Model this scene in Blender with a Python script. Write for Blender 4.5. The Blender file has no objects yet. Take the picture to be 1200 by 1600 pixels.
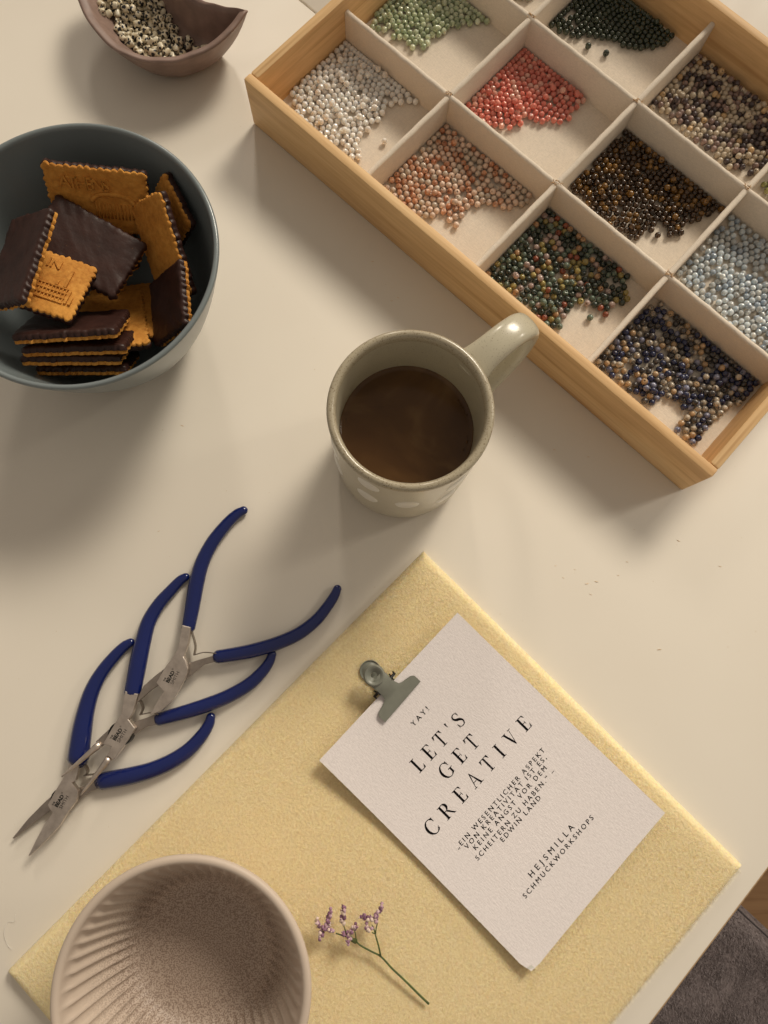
import bpy, bmesh, math, random
import numpy as np
from mathutils import Matrix, Vector
random.seed(7)
rng = np.random.default_rng(11)
scene = bpy.context.scene
COL = scene.collection
MM = 0.001

# ------------------------------------------------------------------ camera
cam_d = bpy.data.cameras.new('camera')
cam_d.sensor_fit = 'HORIZONTAL'
cam_d.sensor_width = 36.0
cam_d.lens = 36.0 * 1069.98 / 1200.0
cam_d.clip_start = 0.01
cam_d.clip_end = 20.0
cam_o = bpy.data.objects.new('camera', cam_d)
COL.objects.link(cam_o)
cam_o.matrix_world = (Matrix.Translation((0, 0, 0.38511)) @ Matrix.Rotation(-0.023294, 4, 'Y')
                      @ Matrix.Rotation(0.168334, 4, 'X'))
scene.camera = cam_o

# ------------------------------------------------------------------ room light
world = bpy.data.worlds.new('World')
scene.world = world
world.use_nodes = True
bg = world.node_tree.nodes['Background']
bg.inputs['Color'].default_value = (1.0, 0.86, 0.71, 1)
bg.inputs['Strength'].default_value = 0.27

def area(name, az, el, dist, sx, sy, power, color, spread=180, aim=(0, 0)):
    d = bpy.data.lights.new(name, 'AREA')
    d.shape = 'RECTANGLE'
    d.size, d.size_y, d.energy, d.color = sx, sy, power, color
    o = bpy.data.objects.new(name, d)
    COL.objects.link(o)
    a, e = math.radians(az), math.radians(el)
    v = Vector((math.cos(a) * math.cos(e), math.sin(a) * math.cos(e), math.sin(e)))
    d.spread = math.radians(spread)
    o.location = v * dist + Vector((aim[0] * MM, aim[1] * MM, 0))
    o.rotation_euler = v.to_track_quat('Z', 'Y').to_euler()
    return o
# window beams are narrowed and aimed to set the brightness: one falls on the right of the table, two on the middle and left
area('window_light', 22, 31, 2.2, 0.30, 0.26, 0.085, (1.0, 0.92, 0.78), 18, (210, 10))
area('side_window_light', 57, 35, 2.4, 1.4, 0.66, 2.35, (1.0, 0.905, 0.755), 26, (-120, 50))
area('far_window_light', 93, 28, 4.4, 0.36, 0.86, 0.38, (1.0, 0.90, 0.77), 22, (-80, -40))

scene.view_settings.view_transform = 'Standard'
scene.view_settings.look = 'None'
scene.view_settings.exposure = 0.15
scene.view_settings.gamma = 1.0
scene.cycles.use_denoising = True
scene.cycles.max_bounces = 8

# ------------------------------------------------------------------ helpers
def link(o, parent=None):
    COL.objects.link(o)
    if parent is not None:
        o.parent = parent
    return o

def tag(o, label=None, cat=None, group=None, kind=None):
    if label: o['label'] = label
    if cat: o['category'] = cat
    if group: o['group'] = group
    if kind: o['kind'] = kind
    return o

def thing(name, label, cat, loc=(0, 0, 0), rotz=0.0, group=None):
    o = bpy.data.objects.new(name, None)
    o.empty_display_size = 0.01
    link(o)
    o.location = [c * MM for c in loc]
    o.rotation_euler = (0, 0, rotz)
    return tag(o, label, cat, group)

def mesh(name, V, F, mat, smooth=True):
    me = bpy.data.meshes.new(name)
    V = np.asarray(V, float) * MM
    me.from_pydata(V.tolist(), [], [tuple(int(i) for i in f) for f in F])
    if smooth:
        me.polygons.foreach_set('use_smooth', [True] * len(me.polygons))
    me.materials.append(mat)
    me.update()
    return me

def obj(name, V, F, mat, parent=None, smooth=True):
    return link(bpy.data.objects.new(name, mesh(name, V, F, mat, smooth)), parent)

def from_bm(name, bm, mat, parent=None, smooth=False):
    bmesh.ops.recalc_face_normals(bm, faces=bm.faces[:])
    bmesh.ops.scale(bm, vec=(MM, MM, MM), verts=bm.verts[:])
    me = bpy.data.meshes.new(name)
    bm.to_mesh(me)
    bm.free()
    if smooth:
        me.polygons.foreach_set('use_smooth', [True] * len(me.polygons))
    me.materials.append(mat)
    return link(bpy.data.objects.new(name, me), parent)

def auto_smooth(o, ang=40):
    """Split smooth shading at sharp edges."""
    bm = bmesh.new()
    bm.from_mesh(o.data)
    for f in bm.faces: f.smooth = True
    for e in bm.edges:
        if len(e.link_faces) == 2:
            e.smooth = e.calc_face_angle(0) < math.radians(ang)
    bm.to_mesh(o.data)
    bm.free()
    return o

def bm_box(bm, lo, hi, bevel=0.0, seg=2, mtx=None):
    r = bmesh.ops.create_cube(bm, size=1.0)
    vs = r['verts']
    for v in vs:
        v.co = Vector([lo[i] + (v.co[i] + 0.5) * (hi[i] - lo[i]) for i in range(3)])
    if bevel > 0:
        es = list({e for v in vs for e in v.link_edges})
        rb = bmesh.ops.bevel(bm, geom=es, offset=bevel, segments=seg, affect='EDGES', profile=0.5)
        vs = list({v for f in rb['faces'] for v in f.verts} | {v for v in vs if v.is_valid})
    if mtx is not None:
        for v in vs: v.co = mtx @ v.co
    return vs

def box(name, lo, hi, mat, parent=None, bevel=0.5, seg=2):
    bm = bmesh.new()
    bm_box(bm, lo, hi, bevel, seg)
    return auto_smooth(from_bm(name, bm, mat, parent))

def prism(name, poly, z0, z1, mat, parent=None, bevel=0.0, zf=None, crisp=False):
    """Extruded outline (mm); zf(x, y) lifts it."""
    bm = bmesh.new()
    vs = [bm.verts.new((x, y, z0)) for x, y in poly]
    f = bm.faces.new(vs)
    r = bmesh.ops.extrude_face_region(bm, geom=[f])
    top = [g for g in r['geom'] if isinstance(g, bmesh.types.BMVert)]
    for v in top: v.co.z = z1
    tf = [g for g in r['geom'] if isinstance(g, bmesh.types.BMFace)]
    if bevel > 0:
        es = [e for e in tf[0].edges]
        try:
            bmesh.ops.bevel(bm, geom=es, offset=bevel, segments=2, affect='EDGES', profile=0.5, clamp_overlap=True)
        except Exception:
            pass
    bmesh.ops.triangulate(bm, faces=[f for f in bm.faces if len(f.verts) > 4])
    if zf:
        for v in bm.verts: v.co.z += zf(v.co.x, v.co.y)
    o = from_bm(name, bm, mat, parent)
    return o if crisp else auto_smooth(o, 35)

def lathe(prof, seg, rf=None):
    """Profile [(r, z)] turned about z. rf(r, z, theta) may vary r."""
    V, F = [], []
    n = len(prof)
    for j in range(seg):
        t = 2 * math.pi * j / seg
        for r, z in prof:
            rr = rf(r, z, t) if rf else r
            V.append((rr * math.cos(t), rr * math.sin(t), z))
    for j in range(seg):
        k = (j + 1) % seg
        for i in range(n - 1):
            F.append((j * n + i, k * n + i, k * n + i + 1, j * n + i + 1))
    return V, F

def smooth_path(P, n):
    """Catmull-Rom through the rows of P (any width)."""
    P = np.asarray(P, float)
    Q = np.vstack([2 * P[0] - P[1], P, 2 * P[-1] - P[-2]])
    out = []
    m = len(P) - 1
    for i in range(m):
        a, b, c, d = Q[i:i + 4]
        for t in np.linspace(0, 1, n, endpoint=False):
            out.append(0.5 * ((2 * b) + (c - a) * t + (2 * a - 5 * b + 4 * c - d) * t * t + (3 * b - a - 3 * c + d) * t ** 3))
    out.append(P[-1])
    return np.array(out)

def tube(P, R, seg=8, up=(0, 0, 1), ky=1.0, caps=True, flat=None):
    """Tube along P (n x 3) with radii R; ky squeezes the section along `up`."""
    P = np.asarray(P, float)
    R = np.broadcast_to(np.asarray(R, float), (len(P),))
    T = np.gradient(P, axis=0)
    T /= np.linalg.norm(T, axis=1)[:, None] + 1e-12
    up = np.asarray(up, float)
    V, F = [], []
    for p, t, r in zip(P, T, R):
        s = np.cross(t, up)
        if np.linalg.norm(s) < 1e-6: s = np.cross(t, (1, 0, 0))
        s /= np.linalg.norm(s)
        w = np.cross(s, t)
        for k in range(seg):
            a = 2 * math.pi * k / seg
            V.append(p + s * (r * math.cos(a)) + w * (r * ky * math.sin(a)))
    n = len(P)
    for i in range(n - 1):
        for k in range(seg):
            l = (k + 1) % seg
            F.append((i * seg + k, i * seg + l, (i + 1) * seg + l, (i + 1) * seg + k))
    if caps:
        F.append(tuple(range(seg))[::-1])
        F.append(tuple(range((n - 1) * seg, n * seg)))
    return V, F

def merge(*parts):
    V, F = [], []
    for v, f in parts:
        o = len(V)
        V += [tuple(x) for x in v]
        F += [tuple(i + o for i in q) for q in f]
    return V, F

def sphere(c, r, seg=8, rings=5, sc=(1, 1, 1)):
    V, F = [], []
    for i in range(rings + 1):
        a = math.pi * i / rings
        for j in range(seg):
            b = 2 * math.pi * j / seg
            V.append((c[0] + r * sc[0] * math.sin(a) * math.cos(b), c[1] + r * sc[1] * math.sin(a) * math.sin(b), c[2] + r * sc[2] * math.cos(a)))
    for i in range(rings):
        for j in range(seg):
            k = (j + 1) % seg
            F.append((i * seg + j, (i + 1) * seg + j, (i + 1) * seg + k, i * seg + k))
    return V, F

# ------------------------------------------------------------------ materials
class NT:
    def __init__(self, name):
        self.m = bpy.data.materials.new(name)
        self.m.use_nodes = True
        self.t = self.m.node_tree
        self.b = self.t.nodes['Principled BSDF']
    def n(self, kind, **kw):
        nd = self.t.nodes.new(kind)
        for k, v in kw.items():
            if k in nd.inputs: nd.inputs[k].default_value = v
            else: setattr(nd, k, v)
        return nd
    def l(self, a, b): self.t.links.new(a, b)
    def coord(self, scale=(1, 1, 1), kind='Object', jitter=False, rot=(0, 0, 0)):
        tc = self.n('ShaderNodeTexCoord')
        mp = self.n('ShaderNodeMapping')
        mp.inputs['Scale'].default_value = scale
        mp.inputs['Rotation'].default_value = rot
        self.l(tc.outputs[kind], mp.inputs['Vector'])
        if jitter:
            oi = self.n('ShaderNodeObjectInfo')
            ml = self.n('ShaderNodeMath', operation='MULTIPLY')
            ml.inputs[1].default_value = 97.0
            self.l(oi.outputs['Random'], ml.inputs[0])
            cb = self.n('ShaderNodeCombineXYZ')
            for i in range(3): self.l(ml.outputs[0], cb.inputs[i])
            self.l(cb.outputs[0], mp.inputs['Location'])
        return mp.outputs[0]
    def noise(self, vec, scale=5, detail=3, rough=0.5, dist=0.0):
        nd = self.n('ShaderNodeTexNoise')
        nd.inputs['Scale'].default_value = scale
        nd.inputs['Detail'].default_value = detail
        nd.inputs['Roughness'].default_value = rough
        nd.inputs['Distortion'].default_value = dist
        if vec is not None: self.l(vec, nd.inputs['Vector'])
        return nd.outputs['Fac']
    def ramp(self, fac, stops, interp='LINEAR'):
        nd = self.n('ShaderNodeValToRGB')
        cr = nd.color_ramp
        cr.interpolation = interp
        while len(cr.elements) < len(stops): cr.elements.new(0.5)
        for e, (p, c) in zip(cr.elements, stops):
            e.position = p
            e.color = (*c, 1) if len(c) == 3 else c
        self.l(fac, nd.inputs['Fac'])
        return nd.outputs['Color']
    def mix(self, fac, a, b, blend='MIX'):
        nd = self.n('ShaderNodeMix', data_type='RGBA', blend_type=blend)
        for sock, v in ((nd.inputs[0], fac), (nd.inputs[6], a), (nd.inputs[7], b)):
            if hasattr(v, 'node'): self.l(v, sock)
            elif isinstance(v, (tuple, list)): sock.default_value = (*v, 1) if len(v) == 3 else v
            else: sock.default_value = v
        return nd.outputs[2]
    def base(self, c):
        if hasattr(c, 'node'): self.l(c, self.b.inputs['Base Color'])
        else: self.b.inputs['Base Color'].default_value = (*c, 1)
    def set(self, **kw):
        for k, v in kw.items(): self.b.inputs[k.replace('_', ' ')].default_value = v
    def bump(self, fac, strength=0.3, dist=0.0005, prev=None):
        nd = self.n('ShaderNodeBump')
        nd.inputs['Strength'].default_value = strength
        nd.inputs['Distance'].default_value = dist
        self.l(fac, nd.inputs['Height'])
        if prev is not None: self.l(prev, nd.inputs['Normal'])
        self.l(nd.outputs[0], self.b.inputs['Normal'])
        return nd.outputs[0]

def simple(name, base, rough=0.5, metallic=0.0, spec=0.5, nscale=None, namp=0.12, bump=None, **kw):
    m = NT(name)
    if nscale:
        f = m.noise(m.coord(), nscale, 4)
        lo = tuple(c * (1 - namp) for c in base); hi = tuple(min(1, c * (1 + namp)) for c in base)
        m.base(m.ramp(f, [(0.3, lo), (0.7, hi)]))
    else:
        m.base(base)
    m.set(Roughness=rough, Metallic=metallic, Specular_IOR_Level=spec, **kw)
    if bump:
        m.bump(m.noise(m.coord(), bump[0], 3), bump[1], bump[2])
    return m.m

def wood(name, dark, mid, light, grain=(22, 420, 420)):
    m = NT(name)
    v = m.coord(grain)
    big = m.noise(m.coord((5, 60, 60)), 1.0, 3, 0.5, 0.8)
    fine = m.noise(v, 1.0, 5, 0.65, 0.5)
    c1 = m.ramp(big, [(0.28, dark), (0.5, mid), (0.72, light)])
    c2 = m.ramp(fine, [(0.3, tuple(c * 0.80 for c in mid)), (0.6, light)])
    c = m.mix(0.45, c1, c2)
    streak = m.ramp(m.noise(m.coord((6, 150, 150)), 1.0, 2, 0.5, 0.4), [(0.60, (0, 0, 0)), (0.72, (1, 1, 1))])
    sep = m.n('ShaderNodeSeparateColor'); m.l(streak, sep.inputs[0])
    ml = m.n('ShaderNodeMath', operation='MULTIPLY'); ml.inputs[1].default_value = 0.6
    m.l(sep.outputs[0], ml.inputs[0])
    m.base(m.mix(ml.outputs[0], c, dark))
    m.set(Roughness=0.55, Specular_IOR_Level=0.35)
    m.bump(fine, 0.25, 0.0003)
    return m.m

def fabric(name, base, streak=0.06, scale=900, bump=0.35, rough=0.9):
    """Plain woven cloth: two crossed streaky thread noises."""
    m = NT(name)
    a = m.noise(m.coord((scale * 0.3, scale, scale)), 1.0, 3, 0.6)
    b = m.noise(m.coord((scale, scale * 0.3, scale)), 1.0, 3, 0.6)
    ad = m.n('ShaderNodeMath', operation='ADD'); m.l(a, ad.inputs[0]); m.l(b, ad.inputs[1])
    hf = m.n('ShaderNodeMath', operation='MULTIPLY'); m.l(ad.outputs[0], hf.inputs[0]); hf.inputs[1].default_value = 0.5
    lo = tuple(c * (1 - 2 * streak) for c in base); hi = tuple(min(1, c * (1 + streak)) for c in base)
    m.base(m.ramp(hf.outputs[0], [(0.35, lo), (0.62, hi)]))
    m.set(Roughness=rough, Specular_IOR_Level=0.2)
    m.bump(hf.outputs[0], bump, 0.0006)
    return m.m

M = {}
def table_mat():
    m = NT('cream_laminate')
    f = m.noise(m.coord(), 9, 3)
    g = m.noise(m.coord(), 900, 2)
    c = m.ramp(f, [(0.3, (0.735, 0.675, 0.585)), (0.7, (0.765, 0.71, 0.62))])
    m.base(c)
    m.set(Specular_IOR_Level=0.4)
    sm = m.noise(m.coord((14, 30, 14), rot=(0, 0, 0.6)), 1.0, 5, 0.6, 1.0)
    rr = m.n('ShaderNodeMapRange'); m.l(sm, rr.inputs['Value'])
    rr.inputs['To Min'].default_value = 0.30; rr.inputs['To Max'].default_value = 0.52
    m.l(rr.outputs[0], m.b.inputs['Roughness'])
    dust = m.ramp(m.noise(m.coord(), 520, 3, 0.5), [(0.745, (1, 1, 1)), (0.765, (0.80, 0.72, 0.60))])
    m.base(m.mix(1.0, c, dust, 'MULTIPLY'))
    m.bump(g, 0.06, 0.0003)
    return m.m
M['table'] = table_mat()
M['edge'] = simple('edge_band', (0.42, 0.28, 0.15), 0.5)
M['tray_wood'] = wood('pine', (0.48, 0.245, 0.095), (0.72, 0.445, 0.20), (0.83, 0.58, 0.31))
M['floor'] = wood('oak_floor', (0.36, 0.19, 0.085), (0.52, 0.30, 0.145), (0.62, 0.38, 0.20), (4, 70, 70))
M['linen'] = fabric('linen', (0.75, 0.66, 0.55), 0.05, 1600)
M['card'] = fabric('linen_paper', (0.82, 0.76, 0.75), 0.03, 1500, 0.6, 0.8)
M['ink'] = simple('ink', (0.004, 0.003, 0.004), 0.7, spec=0.1)
M['grip'] = simple('blue_vinyl', (0.003, 0.011, 0.098), 0.14, spec=0.5, Coat_Weight=0.35)
def steel():
    m = NT('brushed_steel')
    f = m.noise(m.coord((150, 150, 150)), 1.0, 5, 0.65)
    m.base(m.ramp(f, [(0.3, (0.46, 0.40, 0.35)), (0.7, (0.70, 0.62, 0.55))]))
    m.set(Metallic=0.9, Roughness=0.30)
    m.bump(m.noise(m.coord((200, 1800, 200)), 1.0, 2), 0.08, 0.0002)
    return m.m
M['steel'] = steel()
M['steel_dark'] = simple('dark_steel', (0.36, 0.31, 0.27), 0.34, 0.9, nscale=300)
M['wire'] = simple('spring_wire', (0.26, 0.22, 0.18), 0.35, 0.9)
M['clip'] = simple('grey_green_paint', (0.20, 0.205, 0.17), 0.36, spec=0.5, nscale=250, namp=0.06)
M['black'] = simple('black_metal', (0.015, 0.014, 0.012), 0.45, 0.4)
def speckle(name, base, dark, amount=0.66, scale=900, rough=0.28, coat=0.3):
    m = NT(name)
    f = m.noise(m.coord(), scale, 2, 0.6)
    big = m.noise(m.coord(), 60, 3)
    b2 = m.ramp(big, [(0.3, tuple(c * 0.93 for c in base)), (0.7, base)])
    k = m.ramp(f, [(amount, (0, 0, 0)), (amount + 0.06, (1, 1, 1))])
    m.base(m.mix(k, b2, dark))
    m.set(Roughness=rough, Coat_Weight=coat, Coat_Roughness=0.12)
    m.bump(big, 0.04, 0.0008)
    return m.m
M['mug'] = speckle('sage_glaze', (0.52, 0.475, 0.355), (0.27, 0.22, 0.15), 0.63, 1500)
M['mug_rim'] = speckle('rim_glaze', (0.42, 0.365, 0.26), (0.20, 0.15, 0.09), 0.58, 1500)
M['white_glaze'] = simple('white_glaze', (0.72, 0.70, 0.64), 0.3)
M['bowl_blue'] = simple('blue_grey_glaze', (0.185, 0.215, 0.222), 0.28, spec=0.5, nscale=40, namp=0.05, Coat_Weight=0.25, Coat_Roughness=0.15)
def coffee():
    m = NT('coffee')
    v = m.coord((17, 17, 17))
    f = m.noise(v, 1.0, 4, 0.5, 0.7)
    m.base(m.ramp(f, [(0.38, (0.068, 0.032, 0.011)), (0.52, (0.105, 0.052, 0.018)), (0.68, (0.23, 0.135, 0.055))]))
    m.set(Roughness=0.12, IOR=1.33)
    return m.m
M['coffee'] = coffee()
def pinkbowl():
    m = NT('rose_reactive_glaze')
    tc = m.n('ShaderNodeTexCoord')
    sp = m.n('ShaderNodeSeparateXYZ'); m.l(tc.outputs['Object'], sp.inputs[0])
    mr = m.n('ShaderNodeMapRange'); m.l(sp.outputs['Z'], mr.inputs['Value'])
    mr.inputs['From Min'].default_value = 0.010; mr.inputs['From Max'].default_value = 0.034
    mr.inputs['To Min'].default_value = 1.0; mr.inputs['To Max'].default_value = 0.0
    f = m.noise(m.coord(), 1500, 2, 0.5)
    k = m.ramp(f, [(0.46, (0, 0, 0)), (0.56, (1, 1, 1))])
    ml = m.n('ShaderNodeMath', operation='MULTIPLY')
    s2 = m.n('ShaderNodeSeparateColor'); m.l(k, s2.inputs[0])
    m.l(s2.outputs[0], ml.inputs[0]); m.l(mr.outputs[0], ml.inputs[1])
    fl = m.n('ShaderNodeMapRange'); m.l(sp.outputs['Z'], fl.inputs['Value'])     # base colour darker towards the floor
    fl.inputs['From Min'].default_value = 0.005; fl.inputs['From Max'].default_value = 0.022
    ground = m.mix(fl.outputs[0], (0.45, 0.36, 0.295), (0.57, 0.47, 0.385))
    m.base(m.mix(ml.outputs[0], ground, (0.26, 0.19, 0.15)))
    m.set(Roughness=0.5, Specular_IOR_Level=0.4)
    m.bump(f, 0.10, 0.0003)
    return m.m
M['bowl_pink'] = pinkbowl()
M['bowl_brown'] = simple('brown_stoneware', (0.235, 0.155, 0.125), 0.48, nscale=120, namp=0.18, bump=(700, 0.2, 0.0003))
def biscuit():
    m = NT('golden_biscuit')
    f = m.noise(m.coord(jitter=True), 350, 5, 0.65)
    g = m.noise(m.coord(jitter=True), 60, 3)
    c = m.ramp(f, [(0.28, (0.30, 0.105, 0.015)), (0.5, (0.57, 0.245, 0.040)), (0.72, (0.74, 0.38, 0.085))])
    c2 = m.ramp(g, [(0.35, (0.42, 0.165, 0.026)), (0.65, (0.68, 0.33, 0.065))])
    m.base(m.mix(0.45, c, c2))
    m.set(Roughness=0.75, Specular_IOR_Level=0.25)
    m.bump(f, 0.6, 0.0006)
    return m.m
M['biscuit'] = biscuit()
def choc():
    m = NT('dark_chocolate')
    g = m.noise(m.coord(jitter=True), 90, 4, 0.55)
    f = m.noise(m.coord(jitter=True), 700, 2)
    c = m.ramp(g, [(0.3, (0.024, 0.0085, 0.006)), (0.7, (0.043, 0.0165, 0.012))])
    k = m.ramp(f, [(0.76, (0, 0, 0)), (0.80, (1, 1, 1))])
    m.base(m.mix(k, c, (0.16, 0.075, 0.03)))
    m.set(Roughness=0.44, Specular_IOR_Level=0.32)
    m.bump(g, 0.38, 0.0014)
    return m.m
M['choc'] = choc()
def fuzzy(name, lo, hi, base):
    m = NT(name)
    geo = m.n('ShaderNodeNewGeometry')
    m.base(m.ramp(geo.outputs['Random Per Island'], [(0.0, lo), (1.0, hi)]))
    m.set(Roughness=0.85, Specular_IOR_Level=0.15)
    return m.m
M['fleece_fibre'] = fuzzy('fleece_fibre', (0.62, 0.485, 0.29), (0.98, 0.885, 0.66), None)
def fleece():
    m = NT('yellow_fleece')
    f = m.noise(m.coord(), 700, 4, 0.6)
    m.base(m.ramp(f, [(0.3, (0.76, 0.61, 0.34)), (0.7, (0.90, 0.775, 0.48))]))
    m.set(Roughness=0.9, Specular_IOR_Level=0.15, Subsurface_Weight=0.4, Subsurface_Scale=0.005)
    m.b.inputs['Subsurface Radius'].default_value = (1.0, 0.7, 0.3)
    m.bump(f, 0.5, 0.001)
    return m.m
M['fleece'] = fleece()
M['plush_fibre'] = fuzzy('plush_fibre', (0.16, 0.135, 0.135), (0.46, 0.405, 0.41), None)
M['plush'] = simple('grey_plush', (0.22, 0.185, 0.185), 0.9, nscale=60, namp=0.3)
M['piping'] = simple('dark_piping', (0.05, 0.042, 0.045), 0.8)
M['stem'] = simple('green_stem', (0.085, 0.115, 0.032), 0.6, nscale=400, namp=0.35)
def petals():
    m = NT('lilac_petals')
    geo = m.n('ShaderNodeNewGeometry')
    c = m.ramp(geo.outputs['Random Per Island'], [(0.0, (0.15, 0.065, 0.11)), (0.45, (0.36, 0.21, 0.30)), (0.75, (0.64, 0.47, 0.50)), (1.0, (0.72, 0.60, 0.48))])
    m.base(c)
    m.set(Roughness=0.8, Specular_IOR_Level=0.2)
    return m.m
M['petal'] = petals()
M['crumb'] = simple('wood_shaving', (0.68, 0.51, 0.33), 0.8)
M['lint'] = simple('lint', (0.85, 0.83, 0.78), 0.8)

def bead_mat(name, stops, rough=0.26, sss=0.0, scale=420, dist=1.0, coat=0.4, trans=0.0):
    """Mottled stone: noise offset per object, so no two beads match."""
    m = NT(name)
    f = m.noise(m.coord(jitter=True), scale, 3, 0.55, dist)
    col = m.ramp(f, stops)
    oi = m.n('ShaderNodeObjectInfo')
    hsv = m.n('ShaderNodeHueSaturation')
    mr = m.n('ShaderNodeMapRange')
    m.l(oi.outputs['Random'], mr.inputs['Value'])
    mr.inputs['To Min'].default_value = 0.82; mr.inputs['To Max'].default_value = 1.16
    m.l(mr.outputs[0], hsv.inputs['Value'])
    m.l(col, hsv.inputs['Color'])
    m.base(hsv.outputs[0])
    m.set(Roughness=rough, Coat_Weight=coat, Coat_Roughness=0.06, Transmission_Weight=trans * 0.35)
    if sss:
        m.set(Subsurface_Weight=sss, Subsurface_Scale=0.0035, Specular_IOR_Level=0.4)
        m.b.inputs['Subsurface Radius'].default_value = (1, 0.9, 0.8)
    return m.m

# ------------------------------------------------------------------ measured layout (mm)
CELL = {'white': [[6.7, 79.7], [3.1, 23.7], [26.2, 16.8], [53.9, 16.0], [70.3, 22.6], [63.1, 32.6], [56.9, 46.2], [58.9, 59.2], [55.7, 69.7], [58.0, 84.4], [48.9, 91.5], [29.5, 88.8]], 'peach': [[90.4, 79.4], [91.2, 21.7], [113.2, 16.1], [126.1, 22.5], [128.0, 33.1], [139.8, 32.6], [137.9, 40.7], [145.8, 54.0], [159.9, 61.5], [162.5, 73.4], [155.5, 79.8], [123.6, 79.4]], 'green': [[9.7, 94.2], [4.2, 116.4], [-0.4, 152.0], [20.4, 172.2], [52.2, 156.1], [55.4, 150.0], [54.7, 142.7], [46.2, 132.0], [47.1, 123.7], [46.2, 111.3], [36.8, 104.8], [19.5, 99.7]], 'red': [[88.3, 156.9], [89.8, 96.2], [104.2, 92.6], [114.9, 95.4], [120.6, 107.0], [131.3, 116.0], [140.8, 126.3], [144.9, 133.9], [142.6, 151.7], [134.2, 156.2], [110.0, 156.6]], 'darkgreen': [[93.1, 178.5], [88.4, 211.0], [92.6, 242.1], [120.0, 241.5], [150.6, 227.9], [155.0, 219.1], [150.5, 210.2], [140.1, 200.2], [133.9, 198.1], [126.1, 194.6], [114.9, 189.0], [108.7, 180.4], [96.4, 177.7]], 'tiger': [[176.2, 153.9], [172.9, 98.1], [205.6, 94.9], [227.2, 96.2], [228.5, 104.4], [229.8, 117.8], [243.6, 119.3], [242.6, 130.0], [251.0, 146.7], [250.3, 157.9], [221.8, 159.6], [197.1, 158.6]], 'cream': [[175.4, 231.6], [173.6, 178.2], [210.4, 177.3], [236.7, 176.1], [252.9, 184.3], [249.2, 195.9], [262.0, 202.1], [254.6, 228.8], [235.2, 247.9], [208.4, 242.7]], 'blue': [[260.7, 154.7], [258.5, 100.5], [287.2, 92.1], [330.7, 91.7], [352.6, 106.8], [340.6, 142.4], [297.7, 154.7]], 'mix': [[173.2, 78.9], [172.0, 21.7], [200.6, 20.1], [222.2, 18.3], [232.8, 24.4], [226.1, 34.7], [227.5, 44.3], [235.2, 47.0], [243.6, 50.6], [248.4, 62.8], [239.5, 78.0], [224.5, 81.0], [201.5, 84.6]], 'sodalite': [[259.7, 77.4], [256.9, 21.4], [285.5, 21.4], [297.7, 22.3], [305.2, 35.6], [317.7, 36.7], [318.2, 20.5], [333.3, 24.1], [332.9, 45.7], [337.0, 68.0], [337.0, 80.3], [306.6, 82.7]], 'olive': [[261.1, 178.9], [261.0, 196.8], [286.7, 192.4], [291.5, 179.2], [275.7, 177.3]], 'pale': [[54.1, 177.8], [68.4, 177.0], [70.9, 188.7], [65.7, 202.5], [48.9, 199.7]]}
STRAY = {'green': [[40.1, 104.1], [44.8, 109.2], [43.0, 119.7]], 'white': [[72.1, 43.0], [67.9, 23.9], [55.2, 44.5]], 'darkgreen': [[120.2, 182.5], [131.8, 186.4], [147.5, 208.7]], 'peach': [[136.5, 31.2], [141.5, 31.3]], 'red': [[121.8, 103.8], [142.9, 150.1], [144.6, 134.3]], 'tiger': [[235.1, 110.6], [239.9, 115.8], [244.3, 121.6], [241.4, 126.5]], 'mix': [[239.0, 41.2], [244.4, 49.1]], 'sodalite': [[328.3, 26.2], [331.9, 27.0]], 'cream': [[250.7, 183.4]]}
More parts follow.
